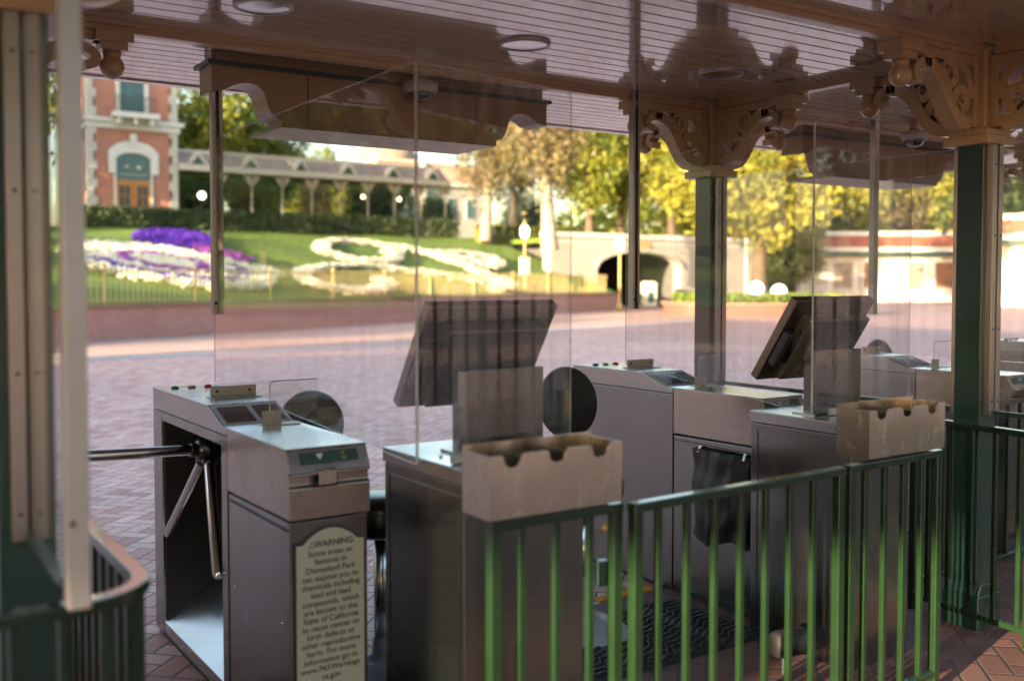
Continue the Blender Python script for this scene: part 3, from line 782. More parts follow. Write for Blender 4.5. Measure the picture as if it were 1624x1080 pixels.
for ix, x in enumerate(CX):
    for iy, y in enumerate(RY):
        if ix == 3 and iy == 0: continue
        s = .062
        c = MB().box(x - s, x + s, y - s, y + s, .18, 2.10)
        c.box(x - .085, x + .085, y - .085, y + .085, 0, .15)
        c.prism([(x - .085, .15), (x + .085, .15), (x + .062, .2), (x - .062, .2)], 'y', y - .085, y + .085)
        c = c.build('column', 'green_dark', pav, .006, 2); cols[(ix, iy)] = c
        k = MB().box(x - .105, x + .105, y - .105, y + .105, 2.085, 2.125).box(x - .09, x + .09, y - .09, y + .09, 2.125, 2.155).box(x - .062, x + .062, y - .062, y + .062, 2.155, ZB + .03)
        k.build('capital', 'cream', c, .005, 2)
        for a in range(4):
            if first[0]: b = bracket0; first[0] = False
            else: b = bracket0.copy(); COL.objects.link(b); bb = ball0.copy(); COL.objects.link(bb); bb.parent = b
            b.parent = c; b.location = (x, y, 2.158); b.rotation_euler = (0, 0, a * math.pi / 2)
# ball must hang under bracket end: both are children of the column tree


# hanging valance boxes between the columns of the back row
def valance(x0, x1, label):
    t = thing('valance_box', label, 'hanging sign box', ((x0 + x1) / 2, 4.36, 0), 0, 'hanging valance boxes under the roof')
    w = (x1 - x0) / 2
    def half(sg):
        k = w / .93
        p = [(sg * w, 2.44), (sg * w, 2.325), (sg * .87 * k, 2.335)]
        p += bez((sg * .87 * k, 2.335), (sg * .80 * k, 2.385), (sg * .70 * k, 2.395), (sg * .68 * k, 2.325), 9)[1:]
        p += bez((sg * .68 * k, 2.325), (sg * .66 * k, 2.26), (sg * .65 * k, 2.235), (sg * .60 * k, 2.226), 8)[1:]
        p += [(sg * .60 * k, 2.214)]
        return p
    poly = half(-1) + half(1)[::-1]
    # one solid box with a shaped lower edge, wide top
    MB().prism(poly, 'y', 0, .17).build('box', 'bay_matt', t)
    MB().box(-w - .02, w + .02, -.02, .19, 2.44, 2.458).build('green_trim', 'trim_green', t)
    MB().box(-.60 * w / .93, .60 * w / .93, .002, .40, 2.195, 2.2135).build('soffit', 'bay_matt', t)
    MB().box(-w + .02, w - .02, .01, .16, 2.458, ZC).build('top_board', 'bay_matt', t)
    for xx in (-.45, .45): MB().box(xx - .002, xx + .002, -.0015, .0, 2.23, 2.44).build('joint', 'sign_edge', t)
    return t
valance(1.37, 3.15, 'tan hanging box with scalloped lower edge above the two near turnstiles')
valance(5.17, 6.95, 'tan hanging box with scalloped lower edge right of the middle column')

# recessed ceiling lights
def downlight(x, y, label):
    t = thing('ceiling_light', label, 'ceiling light', (x, y, ZC), 0, 'recessed ceiling lights')
    MB().lathe([(.096, -.006), (.108, -.006), (.108, .0), (.096, .004)], n=32).build('trim_ring', 'alu_pale', t)
    mm = MB(); n = 32
    prof = [(.096, -.003), (.075, .05), (.06, .08)]
    mm.lathe(prof, n=n); mm.build('reflector', 'chrome', t)
    return t
# reflector shapes protrude up through the boards; make the visible dish shallow and proud of the boards
def downlight(x, y, label):
    t = thing('ceiling_light', label, 'ceiling light', (x, y, ZC), 0, 'recessed ceiling lights')
    def ring(prof, name, mat):
        vs = []; n = 40
        for r_, z in prof:
            for q in range(n): an = 2 * math.pi * q / n; vs.append((r_ * math.cos(an), r_ * math.sin(an), z))
        fs = [(k * n + q, k * n + (q + 1) % n, (k + 1) * n + (q + 1) % n, (k + 1) * n + q) for k in range(len(prof) - 1) for q in range(n)]
        return MB().add(vs, fs, True).build(name, mat, t)
    ring([(.108, .0), (.108, -.012), (.096, -.012), (.094, -.006)], 'trim_ring', 'alu_pale')
    ring([(.094, -.008), (.074, -.0035), (.05, -.003), (.001, -.0025)], 'reflector', 'chrome')
    return t
downlight(2.43, 3.52, 'round steel recessed light in the ceiling above the middle podium')
downlight(3.55, 3.49, 'round steel recessed light in the ceiling left of the bracketed column')
downlight(1.31, 3.56, 'round steel recessed light cut by the top edge of the photo')
downlight(5.6, 3.5, 'round steel recessed light in the right hand bay')

# dome camera
t = thing('dome_camera', 'white dome security camera with dark bubble under the hanging box', 'camera', (2.36, 4.30, 2.45))
MB().lathe([(.03, .0), (.03, -.06)], (0, 0, .075), 16).build('stem', 'cream', t)
MB().lathe([(.03, .02), (.082, .005), (.085, -.025), (.075, -.045)], (0, 0, 0), 28).build('housing', 'white', t)
MB().lathe([(.001, -.088), (.03, -.085), (.055, -.067), (.066, -.04)], (0, 0, 0), 24).build('bubble', 'screen', t)
t = thing('dome_camera', 'dome security camera under the right hand hanging box, beside the rightmost column', 'camera', (5.75, 3.95, 2.45))
MB().lathe([(.03, .0), (.03, -.06)], (0, 0, .075), 16).build('stem', 'cream', t)
MB().lathe([(.03, .02), (.082, .005), (.085, -.025), (.075, -.045)], (0, 0, 0), 28).build('housing', 'white', t)
MB().lathe([(.001, -.088), (.03, -.085), (.055, -.067), (.066, -.04)], (0, 0, 0), 24).build('bubble', 'screen', t)

# ------------------------------------------------------------------ turnstiles
W = .265
def turnstile(x0, y0, L, left_open, label, group='steel turnstiles', sign=False, bag=False):
    t = thing('turnstile', label, 'turnstile', (x0, y0, 0), 0, group)
    YB = .585; SL0, SL1 = .625, .80
    # near cabinet (lower), profile extruded in x
    low = [(.015, .03), (.015, .772), (YB, .765), (YB, .03)]
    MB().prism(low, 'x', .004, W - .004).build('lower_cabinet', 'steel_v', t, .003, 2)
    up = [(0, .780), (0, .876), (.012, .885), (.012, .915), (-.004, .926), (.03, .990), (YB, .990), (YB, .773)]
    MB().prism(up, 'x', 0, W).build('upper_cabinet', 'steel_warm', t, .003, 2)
    # deck
    MB().prism([(.03, .9905), (.03, .995), (SL0, .995), (SL0, .9905)], 'x', -.001, W + .001).build('deck', 'steel_top', t)
    # head at the far end
    hd = [(YB + .003, .965), (YB + .003, .9895), (SL0, .9895), (SL1, 1.048), (L, 1.048), (L, .965)]
    MB().prism(hd, 'x', 0, W).build('head', 'steel', t, .003, 2)
    MB().prism([(SL1 + .004, 1.0485), (SL1 + .004, 1.052), (L, 1.052), (L, 1.0485)], 'x', -.001, W + .001).build('head_deck', 'steel_top', t)
    sl = math.atan2(1.048 - .9895, SL1 - SL0)
    rot = Matrix.Rotation(sl, 3, 'X')
    c = Vector((W / 2, (SL0 + SL1) / 2, (1.048 + .9895) / 2))
    fr = MB().obox(c + rot @ Vector((0, 0, .002)), (W / 2 - .008, .085, .003), rot).build('screen_frame', 'alu_pale', t, .002, 1)
    s1 = MB()
    for dx, hw in ((-.055, .055), (.065, .045)):
        s1.obox(c + rot @ Vector((dx, .0, .0055)), (hw, .062, .0015), rot)
    s1.build('screen', 'screen', t)
    # far frame
    ox = 0 if left_open else 1
    def bx(m, xa, xb, *a):
        if left_open: return m.box(xa, xb, *a)
        return m.box(W - xb, W - xa, *a)
    fm = MB()
    bx(fm, 0, W, L - .13, L, .02, .962); bx(fm, 0, .03, YB + .004, YB + .065, .02, .962)
    bx(fm, 0, .03, YB + .065, L - .13, .925, .962); bx(fm, W - .02, W, YB + .004, L - .13, .02, .962)
    fm.build('far_frame', 'steel_v', t, .003, 2)
    im = MB(); bx(im, W - .03, W - .021, YB + .03, L - .14, .03, .96); bx(im, .03, W - .03, YB + .02, YB + .03, .03, .96); bx(im, .01, W - .03, L - .142, L - .131, .03, .96); bx(im, .005, W - .03, YB + .07, L - .14, .945, .96)
    im.build('interior', 'inner', t)
    a, b = (0.002, W - .032) if left_open else (W - .002, .032)
    MB().add([(a, YB + .066, .03), (a, L - .131, .03), (a, L - .131, .075), (a, YB + .066, .075), (b, YB + .066, .26), (b, L - .131, .26)], [(0, 1, 2, 3), (3, 2, 5, 4)]).build('tray', 'steel_top', t)
    sg = -1 if left_open else 1
    hx = .085 if left_open else W - .085; hy = 1.075; hz = .845
    hub = MB().ball((hx, hy, hz), .058, 20)
    hub.tube([(hx, hy, hz), (hx - sg * .07, hy, hz + .05)], .05, 16)
    hub = hub.build('tripod_hub', 'dark', t)
    H = Vector((hx, hy, hz))
    for e in (Vector((hx + sg * .56, hy - .10, hz + .035)), Vector((hx + sg * .09, hy - .40, hz - .395)), Vector((hx + sg * .07, hy + .34, hz - .40))):
        d = (e - H).normalized(); MB().tube([H + d * .045, e - d * .01, e], [.0215, .0215, .016], 14).build('arm', 'chrome', hub)
        MB().tube([H + d * .03, H + d * .075], .027, 14).build('arm_socket', 'dark', hub)
    MB().box(.012, W - .012, .03, L - .01, 0, .028).build('plinth', 'inner', t)
    # seam strips
    MB().box(-.0015, W + .0015, .02, YB - .01, .7745, .7775).box(-.0015, W + .0015, .03, YB - .01, .744, .747).build('seam', 'inner', t)
    # indicator lights on head
    for k, mt in enumerate(('grn_btn', 'amb_btn', 'red_btn')):
        MB().lathe([(.017, 0), (.017, .006), (.012, .011), (.001, .013)], (.06 + k * .07, L - .12, 1.052), 16).build('indicator_light', mt, t)
    # L brackets for the shield, small brackets and clear fin
    sb = MB().box(.07, .262, .95, 1.045, 1.052, 1.056).box(.08, .262, 1.02, 1.026, 1.056, 1.096).build('shield_bracket', 'alu_pale', t, .0015, 1)
    for xx in (.105, .235): MB().lathe([(.006, 0), (.006, .003), (.002, .005)], (xx, 1.02, 1.076), 10, Matrix.Rotation(R(90), 3, 'X')).build('bolt', 'dark', sb)
    bb = MB().box(.12, .25, .53, .60, .995, .999).box(.12, .19, .560, .565, .999, 1.045).build('fin_bracket', 'alu_pale', t)
    fin = [(.15, 1.0), (.15, 1.135)] + [(.165 - .015 * math.cos(a), 1.135 + .015 * math.sin(a)) for a in (R(30), R(60), R(90))] + [(.33, 1.15), (.33, 1.06), (W, 1.0)]
    MB().prism(fin, 'y', .566, .5712).build('clear_fin', 'acrylic', t)
    MB().tube([(.15, .5686, 1.0), (.15, .5686, 1.135), (.154, .5686, 1.146), (.165, .5686, 1.150), (.33, .5686, 1.150)], .0022, 6).build('fin_edge', 'alu', t)
    # front: green display with arrow, paper slot tongue
    fa = math.atan2(.034, .064); rot2 = Matrix.Rotation(-fa, 3, 'X'); fc = Vector((W / 2, .0125, .958))
    dp = MB().obox(fc + rot2 @ Vector((.0, -.002, .006)), (.095, .002, .019), rot2).build('display', 'trim_green', t)
    def onface(px, pz): return fc + rot2 @ Vector((px, -.0045, pz + .006))
    MB().add([onface(-.045, .012), onface(-.018, .012), onface(-.0315, -.008)], [(0, 1, 2)]).build('arrow', 'ink_white', dp)
    MB().obox(onface(.045, .008), (.006, .001, .004), rot2).obox(onface(.047, -.008), (.006, .001, .004), rot2).build('pilot_light', 'amb_btn', dp)
    MB().box(.078, .148, -.024, .014, .920, .930).box(.083, .143, -.024, -.018, .886, .922).build('ticket_slot', 'steel_box', t, .002, 1)
    for xa, xb in ((.005, .083), (.15, W - .005)): MB().box(xa, xb, -.012, .012, .916, .924).build('front_lip', 'chrome', t, .002, 1)
    MB().box(.072, .155, -.003, .013, .876, .921).build('slot_recess', 'dark', t)
    for (yy, zz) in ((.08, .45), (.08, .1), (.52, .45)):
        MB().lathe([(.006, 0), (.006, .002), (.004, .003)], (0.004 if True else 0, yy, zz), 10, Matrix.Rotation(R(-90), 3, 'Y')).build('screw', 'chrome', t)
    if sign:
        w2 = .118; zt = .752
        def pts(w2, zt, off):
            p = [(-w2, .08), (-w2, zt - .045), (-w2 + .022, zt - .045)]
            p += [(-w2 + .022 + (2 * w2 - .044) * k / 12, zt - .045 + (.045 - off) * math.sin(math.pi * k / 12) ** .8) for k in range(1, 12)]
            p += [(w2 - .022, zt - .045), (w2, zt - .045), (w2, .08)]
            return [(W / 2 + a, b) for a, b in p]
        sp = MB().prism(pts(w2, zt, 0), 'y', .008, .0145).build('warning_sign', 'sign_edge', t)
        MB().prism(pts(w2 - .006, zt - .007, 0), 'y', .0055, .0079).build('sign_face', 'sign_cream', sp)
        rx = (R(90), 0, 0)
        text_mesh('WARNING:', .0265, 'ink', 'heading', sp, (W / 2 + .013, .0052, .690), rx, bold=.0006)
        body = 'Some areas or\nfeatures in\nDisneyland Park\ncan expose you to\nchemicals including\nlead and lead\ncompounds, which\nare known to the\nState of California\nto cause cancer or\nbirth defects or\nother reproductive\nharm. For more\ninformation go to\nwww.P65Warnings.\nca.gov'
        text_mesh(body, .0252, 'ink', 'lettering', sp, (W / 2, .0052, .6625), rx, spacing=1.02, bold=.0003)
        tri = [(W / 2 - .072, .690), (W / 2 - .052, .690), (W / 2 - .062, .708)]
        MB().prism(tri, 'y', .0045, .0054).build('warning_triangle', 'ink', sp)
        tri = [(W / 2 - .069, .692), (W / 2 - .055, .692), (W / 2 - .062, .7045)]
        MB().prism(tri, 'y', .004, .0044).build('triangle_inside', 'sign_cream', sp)
    return t
turnstile(1.125, 2.87, 1.56, True, 'steel turnstile with tripod arms and cream warning sign, in the left foreground', sign=True)
t2 = turnstile(3.346, 3.0, 1.38, False, 'steel turnstile with plain closed side and black bag, beyond the front fence')
t3 = copy_tree(t2); t3.location = (5.27, 3.0, 0); tag(t3, 'steel turnstile partly hidden between the bronze screen and the rightmost green column')
t4 = copy_tree(t2); t4.location = (7.5, 3.1, 0); tag(t4, 'farthest steel turnstile, at the right edge beyond the rightmost column')

# black bag hanging on the second turnstile
def bag(x, y0, y1, z0, z1, label):
    m = MB(); ny, nz = 22, 26; vs = []
    for sx in (0, 1):
        for j in range(nz + 1):
            for i in range(ny + 1):
                u = i / ny; v = j / nz
                y = y0 + (y1 - y0) * u + .02 * math.sin(v * 9 + u * 3) * (1 - v) + .012 * math.sin(u * 14)
                z = z0 + (z1 - z0) * v + .025 * math.sin(u * 7) * (1 - v)
                pin = (1 - v) ** .5
                bul = .012 + .055 * math.sin(math.pi * u) ** .6 * (math.sin(math.pi * min(v * .85 + .08, 1)) ** .7)
                fold = .005 * math.sin(u * 22 + v * 4) * (1 - abs(u - .5)) + .005 * math.sin(v * 17 + u * 6 + 2 * math.sin(u * 5))
                vs.append((x - (bul + fold if sx else .0), y, z))
    n = (nz + 1) * (ny + 1)
    fs = []
    for s_ in (0, 1):
        for j in range(nz):
            for i in range(ny):
                a = s_ * n + j * (ny + 1) + i; q = (a, a + 1, a + ny + 2, a + ny + 1)
                fs.append(q if s_ else q[::-1])
    m.add(vs, fs, True)
    t = thing('bag', label, 'bag', (0, 0, 0))
    m.build('sack', 'bagcloth', t)
    for yy in (y0 + .03, y1 - .03): MB().tube([(x - .02, yy, z1 - .02), (x - .006, yy, z1 + .01)], .008, 10).build('hook', 'chrome', t)
bag(3.343, 3.08, 3.42, .31, .73, 'black vinyl bag hanging from the side of the plain sided turnstile')

# ------------------------------------------------------------------ podiums, screens
def podium(x0, x1, y0, y1, h, label, group='steel podiums'):
    t = thing('podium', label, 'podium', (x0, y0, 0), 0, group)
    w, d = x1 - x0, y1 - y0
    MB().box(.006, w - .006, .006, d - .006, .0, h - .05).build('cabinet', 'steel_v', t, .004, 2)
    MB().box(0, w, 0, d, h - .048, h).build('top', 'steel_top', t, .004, 2)
    MB().box(.003, .0065, .03, d - .04, .09, h - .08).build('door', 'steel_v', t, .002, 1)
    MB().box(.0015, .0035, d - .05, d - .045, .09, h - .08).build('hinge', 'inner', t)
    MB().lathe([(.006, 0), (.006, .006), (.002, .008)], (.06, d * .45, h), 10).build('bolt', 'chrome', t)
    return t
podium(1.49, 1.94, 2.47, 2.985, .96, 'steel podium right of the turnstile with the warning sign')
podium(3.205, 3.58, 2.45, 2.97, .96, 'steel podium in front of the plain sided turnstile, further right')

def screen_on_post(x0, ytop, label):
    t = thing('monitor', label, 'monitor', (x0, ytop, .96), 0, 'tilted monitors on the podiums')
    w = .49
    th = math.atan2(.215, .33); rot = Matrix.Rotation(th, 3, 'X')   # top leans toward the front
    c = Vector((w / 2, .115, .31))
    hs = MB().obox(c, (w / 2, .020, .197), rot).build('bezel', 'monitor', t, .005, 2)
    MB().obox(c + rot @ Vector((.01, -.048, -.01)), (w / 2 - .055, .026, .15), rot).build('rear_housing', 'monitor', t, .008, 2)
    MB().obox(c + rot @ Vector((0, .0205, 0)), (w / 2 - .02, .001, .177), rot).build('display', 'screen', t)
    MB().obox(c + rot @ Vector((-w / 2 + .018, -.042, -.02)), (.016, .018, .08), rot).build('card_reader', 'dark', t, .004, 2)
    MB().box(.12, .155, .02, .06, .0, .26).build('post', 'steel_v', t, .003, 2)
    MB().box(.157, .46, .035, .055, .0, .26).build('rear_panel', 'monitor', t, .004, 2)
    MB().box(.10, .24, .0, .10, .0, .008).build('foot', 'steel', t)
    return t
screen_on_post(1.505, 2.70, 'tilted bronze monitor seen from behind, on the podium nearest the warning sign')
screen_on_post(3.175, 2.70, 'tilted bronze monitor with black card reader, on the podium further right')

# ------------------------------------------------------------------ brochure racks with three notches
def rack(x0, x1, y0, z0, label):
    t = thing('brochure_rack', label, 'rack', (x0, y0, z0), 0, 'steel brochure racks')
    w = x1 - x0; d = .13; h = .163; th = .004
    poly = [(0, 0), (w, 0), (w, h)]
    for f in (.82, .49, .16):
        cx = w * f; r_ = .026
        poly += [(cx + r_ + .008, h), (cx + r_, h - .006)] + [(cx + r_ * math.cos(a), h - .012 - r_ * .85 * math.sin(a)) for a in [math.pi * k / 10 for k in range(0, 11)]] + [(cx - r_, h - .006), (cx - r_ - .008, h)]
    poly += [(0, h)]
    MB().prism(poly, 'y', 0, th).build('front_plate', 'steel_box', t)
    MB().box(0, th, th, d, .0, h).build('side_plate', 'steel_box', t); MB().box(w - th, w, th, d, .0, h).build('side_plate', 'steel_box', t)
    MB().box(0, w, d, d + th, .0, h + .012).build('back_plate', 'steel_box', t)
    MB().box(th, w - th, th, d, .0, th).build('bottom_plate', 'steel', t)
    for f in (.33, .655): MB().box(w * f - .0015, w * f + .0015, th, d, th, h - .02).build('divider', 'steel', t)
    return t
rack(1.345, 1.772, 2.10, .904, 'steel brochure rack with three notches on the fence, in front of the nearer podium')
rack(2.885, 3.315, 2.135, .904, 'steel brochure rack with three notches on the fence, in front of the further podium')

# ------------------------------------------------------------------ acrylic shields
def shield(corner, left_end, right_end, z0l, zt, label, pole_xy, pole_bottom, clamp=True):
    t = thing('acrylic_shield', label, 'screen', (corner[0], corner[1], 0), 0, 'clear acrylic shields')
    def pane(a, b, za, zb0, zb1, name='pane'):
        a = Vector(a) - Vector(corner); b = Vector(b) - Vector(corner); d = (b - a).normalized(); n_ = Vector((-d.y, d.x)) * .003
        vs = []
        for p, z0 in ((a, za), (b, zb0)):
            for s_ in (-1, 1):
                q = p + n_ * s_; vs += [(q.x, q.y, z0), (q.x, q.y, zt)]
        o = MB().add(vs, [(0, 1, 5, 4), (2, 6, 7, 3)]).build(name, 'acrylic', t)
        e = MB().add(vs, [(1, 3, 7, 5), (0, 4, 6, 2), (0, 2, 3, 1), (4, 5, 7, 6)]).build('polished_edge', 'acrylic_edge', o)
        return o
    pane(corner, left_end, .975, 1.06, 0); pane((corner[0] + .008, corner[1] + .004), right_end, .985, .985, 0)
    cz = MB().tube([(0, 0, .98), (0, 0, zt)], .0045, 8).build('corner_strip', 'acrylic_edge', t)
    p = Vector(pole_xy) - Vector(corner)
    MB().box(p.x - .024, p.x - .008, p.y - .02, p.y + .02, pole_bottom, ZC).box(p.x + .008, p.x + .024, p.y - .02, p.y + .02, pole_bottom, ZC).box(p.x - .0085, p.x + .0085, p.y + .012, p.y + .02, pole_bottom, ZC).build('hanger_pole', 'alu', t, .002, 1)
    MB().lathe([(.006, 0), (.006, .003), (.003, .005)], (p.x - .016, p.y - .02, pole_bottom + .05), 10, Matrix.Rotation(R(90), 3, 'X')).build('screw', 'dark', t)
    if clamp:
        a = Vector((corner[0] + .12, corner[1] + .025)) - Vector(corner); b = Vector(right_end) - Vector(corner); d = (b - a).normalized(); L = (b - a).length
        an = math.atan2(d.y, d.x)
        c = MB().box(0, L, -.02, -.005, .962, .99).build('clamp_rail', 'alu_pale', t, .002, 1); c.location = (a.x, a.y, 0); c.rotation_euler = (0, 0, an)
    return t
shield((1.385, 2.553), (1.39, 4.42), (2.037, 2.68), 1.0, 2.128, 'big clear acrylic shield on the nearer podium with a steel pole from the ceiling', (1.40, 4.40), 1.36)
shield((3.215, 2.65), (3.55, 4.18), (3.88, 2.675), 1.0, 2.128, 'clear acrylic shield on the further podium with a steel pole left of the middle column', (3.52, 4.08), 1.36)

# hanger pole of the next shield to the right (seen through the second one)
t = thing('acrylic_shield', 'third clear shield far right with its thin pole hanging before the ticket booth', 'screen', (5.42, 4.0, 0), 0, 'clear acrylic shields')
MB().box(-.022, .022, -.02, .02, 1.3, ZC).build('hanger_pole', 'alu', t, .002, 1)
MB().box(-.003, .003, -1.1, .02, 1.06, 2.13).build('pane', 'acrylic', t)

# ------------------------------------------------------------------ windbreak panes between the columns
def windbreak(x, y0, y1, label, chan_near=True, endpost=False):
    t = thing('windbreak', label, 'glass panel', (x, 0, 0), 0, 'clear windbreak panels')
    z0, z1 = (.93, 2.085)
    for yy in ((y1,) if not chan_near else (y0, y1)):
        sgn = -1 if yy == y1 else 1
        a, b = sorted((yy, yy + sgn * .03))
        MB().box(-.038, -.006, a, b, z0 - .0, z1).build('channel', 'alu', t, .002, 1)
        MB().box(.006, .038, a, b, z0 - .0, z1).build('channel', 'alu', t, .002, 1)
        for z in (z0 + .06, 1.3, 1.7, 2.0):
            for xx in (-.022, .022): MB().lathe([(.0045, 0), (.0045, .002), (.002, .003)], (xx, a, z), 8, Matrix.Rotation(R(90), 3, 'X')).build('screw', 'dark', t)
    if endpost:
        MB().box(-.009, .031, y0 - .024, y0 + .024, z0 - .03, ZC - .002).build('end_post', 'alu_pale', t, .003, 2)
        MB().lathe([(.006, 0), (.006, .002), (.003, .003)], (0, y0 - .024, 1.06), 10, Matrix.Rotation(R(90), 3, 'X')).build('screw', 'dark', t)
    MB().box(-.003, .003, y0 + .02, y1 - .01, z0 + .02, z1).build('glass', 'acrylic', t)
    MB().box(-.012, .012, y0 + .03, y1 - .03, z0, z0 + .02).build('bottom_frame', 'green_dark', t)
    return t
windbreak(4.13, 2.582, 4.068, 'clear pane in steel channels between the two middle green columns')
windbreak(4.13, 1.9, 2.458, 'clear pane in steel channels on the near side of the rightmost column', chan_near=False)
windbreak(.352, 1.985, 2.458, 'clear pane between the leftmost green column and the thick silver post', chan_near=False, endpost=True)
windbreak(7.95, 2.582, 4.068, 'clear pane between far right green columns')

# ------------------------------------------------------------------ green fences
def rail_fence(pts, label, name='railing', group='green railings', zt=.895, posts=(), z0=.06, nb=None, balrange=None, gap=.113, closed_end=True):
    """pts: list of (x,y); rail follows them. balusters every gap"""
    base = pts[0]; t = thing(name, label, 'railing', (base[0], base[1], 0), 0, group)
    P = [Vector((p[0] - base[0], p[1] - base[1])) for p in pts]
    def rail(z0_, z1_, w, nm):
        vs = []
        for k, p in enumerate(P):
            a = P[max(k - 1, 0)]; b = P[min(k + 1, len(P) - 1)]; tt = (b - a).normalized(); nn = Vector((-tt.y, tt.x))
            for s_, z in ((1, z0_), (1, z1_), (-1, z1_), (-1, z0_)): q = p + nn * w * s_; vs.append((q.x, q.y, z))
        L = len(P)
        fs = [(4 * k + q, 4 * k + (q + 1) % 4, 4 * (k + 1) + (q + 1) % 4, 4 * (k + 1) + q) for k in range(L - 1) for q in range(4)] + [(0, 3, 2, 1), (4 * L - 4, 4 * L - 3, 4 * L - 2, 4 * L - 1)]
        return MB().add(vs, fs).build(nm, 'green', t, .004, 2)
    rail(zt - .026, zt, .019, 'top_rail'); rail(z0, z0 + .026, .014, 'bottom_rail')
    Ls = [(b - a).length for a, b in zip(P, P[1:])]; tot = sum(Ls)
    def at(s_):
        for k, L in enumerate(Ls):
            if s_ <= L or k == len(Ls) - 1: return P[k] + (P[k + 1] - P[k]) * min(s_ / L, 1)
            s_ -= L
    me = None
    for s_ in posts:
        p = at(s_); MB().box(-.016, .016, -.016, .016, 0, zt - .024).build('post', 'green', t, .003, 1).location = (p.x, p.y, 0)
    s_ = gap * .9
    while s_ < tot - .04:
        if not any(abs(s_ - q) < .035 for q in posts):
            p = at(s_)
            if me is None:
                o = MB().box(-.0095, .0095, -.0095, .0095, z0 + .024, zt - .024).build('baluster', 'green', t, .002, 1); me = o
            else:
                o = me.copy(); COL.objects.link(o)
            o.parent = t; o.location = (p.x, p.y, 0)
        s_ += gap
    return t
rail_fence([(1.36, 2.135), (1.795, 2.135)], 'short green railing under the nearer brochure rack', posts=(.018, .418))
rail_fence([(1.805, 2.10), (2.745, 2.135)], 'long green railing gate between the two podiums', posts=(.018, .925), gap=.1145)
rail_fence([(2.775, 2.14), (3.33, 2.165)], 'short green railing under the further brochure rack', posts=(.018, .54))
# hinge knobs and latch of the gate
t = thing('gate_latch', 'brass and green latch on the gate post below the nearer rack', 'latch', (1.79, 2.16, 0))
MB().tube([(-.02, 0, .82), (.02, .02, .82)], .012, 10).ball((-.03, .0, .82), .012).build('knob', 'gold', t)
MB().box(-.05, -.015, -.01, .02, .66, .73).build('latch_plate', 'green_dark', t, .005, 2)
rail_fence([(4.09, 2.80), (4.05, 2.55), (4.02, 2.2), (4.0, 1.4)], 'green railing running toward the camera past the rightmost column', posts=(.02, .6, 1.38))
arc = [(-1.6, 2.035), (-.4, 2.035), (.30, 2.035)] + [(.37 + .15 * math.sin(a), 2.185 - .15 * math.cos(a)) for a in [R(q) for q in range(0, 91, 10)]] + [(.52, 2.3), (.52, 3.2)]
rail_fence(arc, 'green railing curving round the corner in the left foreground', posts=(1.45,), gap=.085)
rail_fence([(4.28, 2.9), (6.4, 2.9)], 'low green railing between the rightmost column and the next turnstile', posts=(.02, 2.1))
t = thing('iron_fence', 'tall dark green iron fence with finials right of the photographer, mirrored in the shields', 'fence', (7.6, 0, 0))
MB().box(-.02, .02, -6, .9, 1.9, 1.98).box(-.02, .02, -6, .9, .12, .17).build('rail', 'green_dark', t)
k = 0
while k * .21 < 6.8:
    y = -5.95 + k * .21; big = k % 8 == 4
    m = MB().tube([(0, y, 0), (0, y, 2.05 if not big else 2.2)], .022 if not big else .05, 8)
    m.lathe([(.03, 2.03), (.05, 2.09), (.03, 2.14), (.015, 2.2), (.008, 2.5)] if not big else [(.06, 2.15), (.10, 2.22), (.09, 2.45), (.13, 2.47), (.05, 2.62), (.01, 2.95)], (0, y, 0), 10)
    m.build('post' if big else 'baluster', 'green_dark', t); k += 1

# ------------------------------------------------------------------ stools
def stool(label, loc, rz, group='black stools with round backrests', bx=0, by=.2, bz=.95, brot=0, br=1.0):
    t = thing('stool', label, 'stool', loc, rz, group)
    MB().lathe([(.215, 0), (.21, .02), (.17, .05), (.09, .085), (.04, .10), (.035, .16)], n=32).build('base', 'stoolbase', t)
    MB().lathe([(.028, .12), (.028, .56)], n=16).build('post', 'chrome', t)
    MB().lathe([(.12, .555), (.165, .575), (.175, .62), (.172, .67), (.15, .70), (.06, .71), (.001, .711)], n=36).build('seat', 'vinyl', t)
    rot = Matrix.Rotation(brot, 3, 'Z') @ Matrix.Rotation(R(82), 3, 'X')
    MB().lathe([(.001, -.03), (.10 * br, -.028), (.128 * br, -.02), (.138 * br, 0), (.131 * br, .018), (.12 * br, .026), (.001, .03)], (bx, by, bz), 40, rot).build('backrest', 'rubber', t)
    MB().tube([(0, .08, .59), (bx * .8, by + .03, .62), (bx, by + .045, .72), (bx, by + .035, bz - .05)], .012, 8).build('back_support', 'chrome', t)
    return t
stool('black stool with round backrest behind the turnstile with the warning sign', (1.70, 3.42, 0), 0, bx=-.10, by=.42, bz=.925, brot=R(-5))
stool('black stool with upright round backrest between the podium and the plain sided turnstile', (2.62, 3.36, 0), 0, bx=.10, by=.24, bz=.962, brot=R(0), br=1.18)
stool('black stool behind the partly hidden turnstile right of the further monitor', (5.72, 3.85, 0), 0, bx=-.02, by=.3, bz=.99, brot=R(0))
stool('black stool with round backrest at the right edge beyond the rightmost column', (6.95, 3.6, 0), 0, bx=.02, by=.22, bz=.96, brot=R(10))

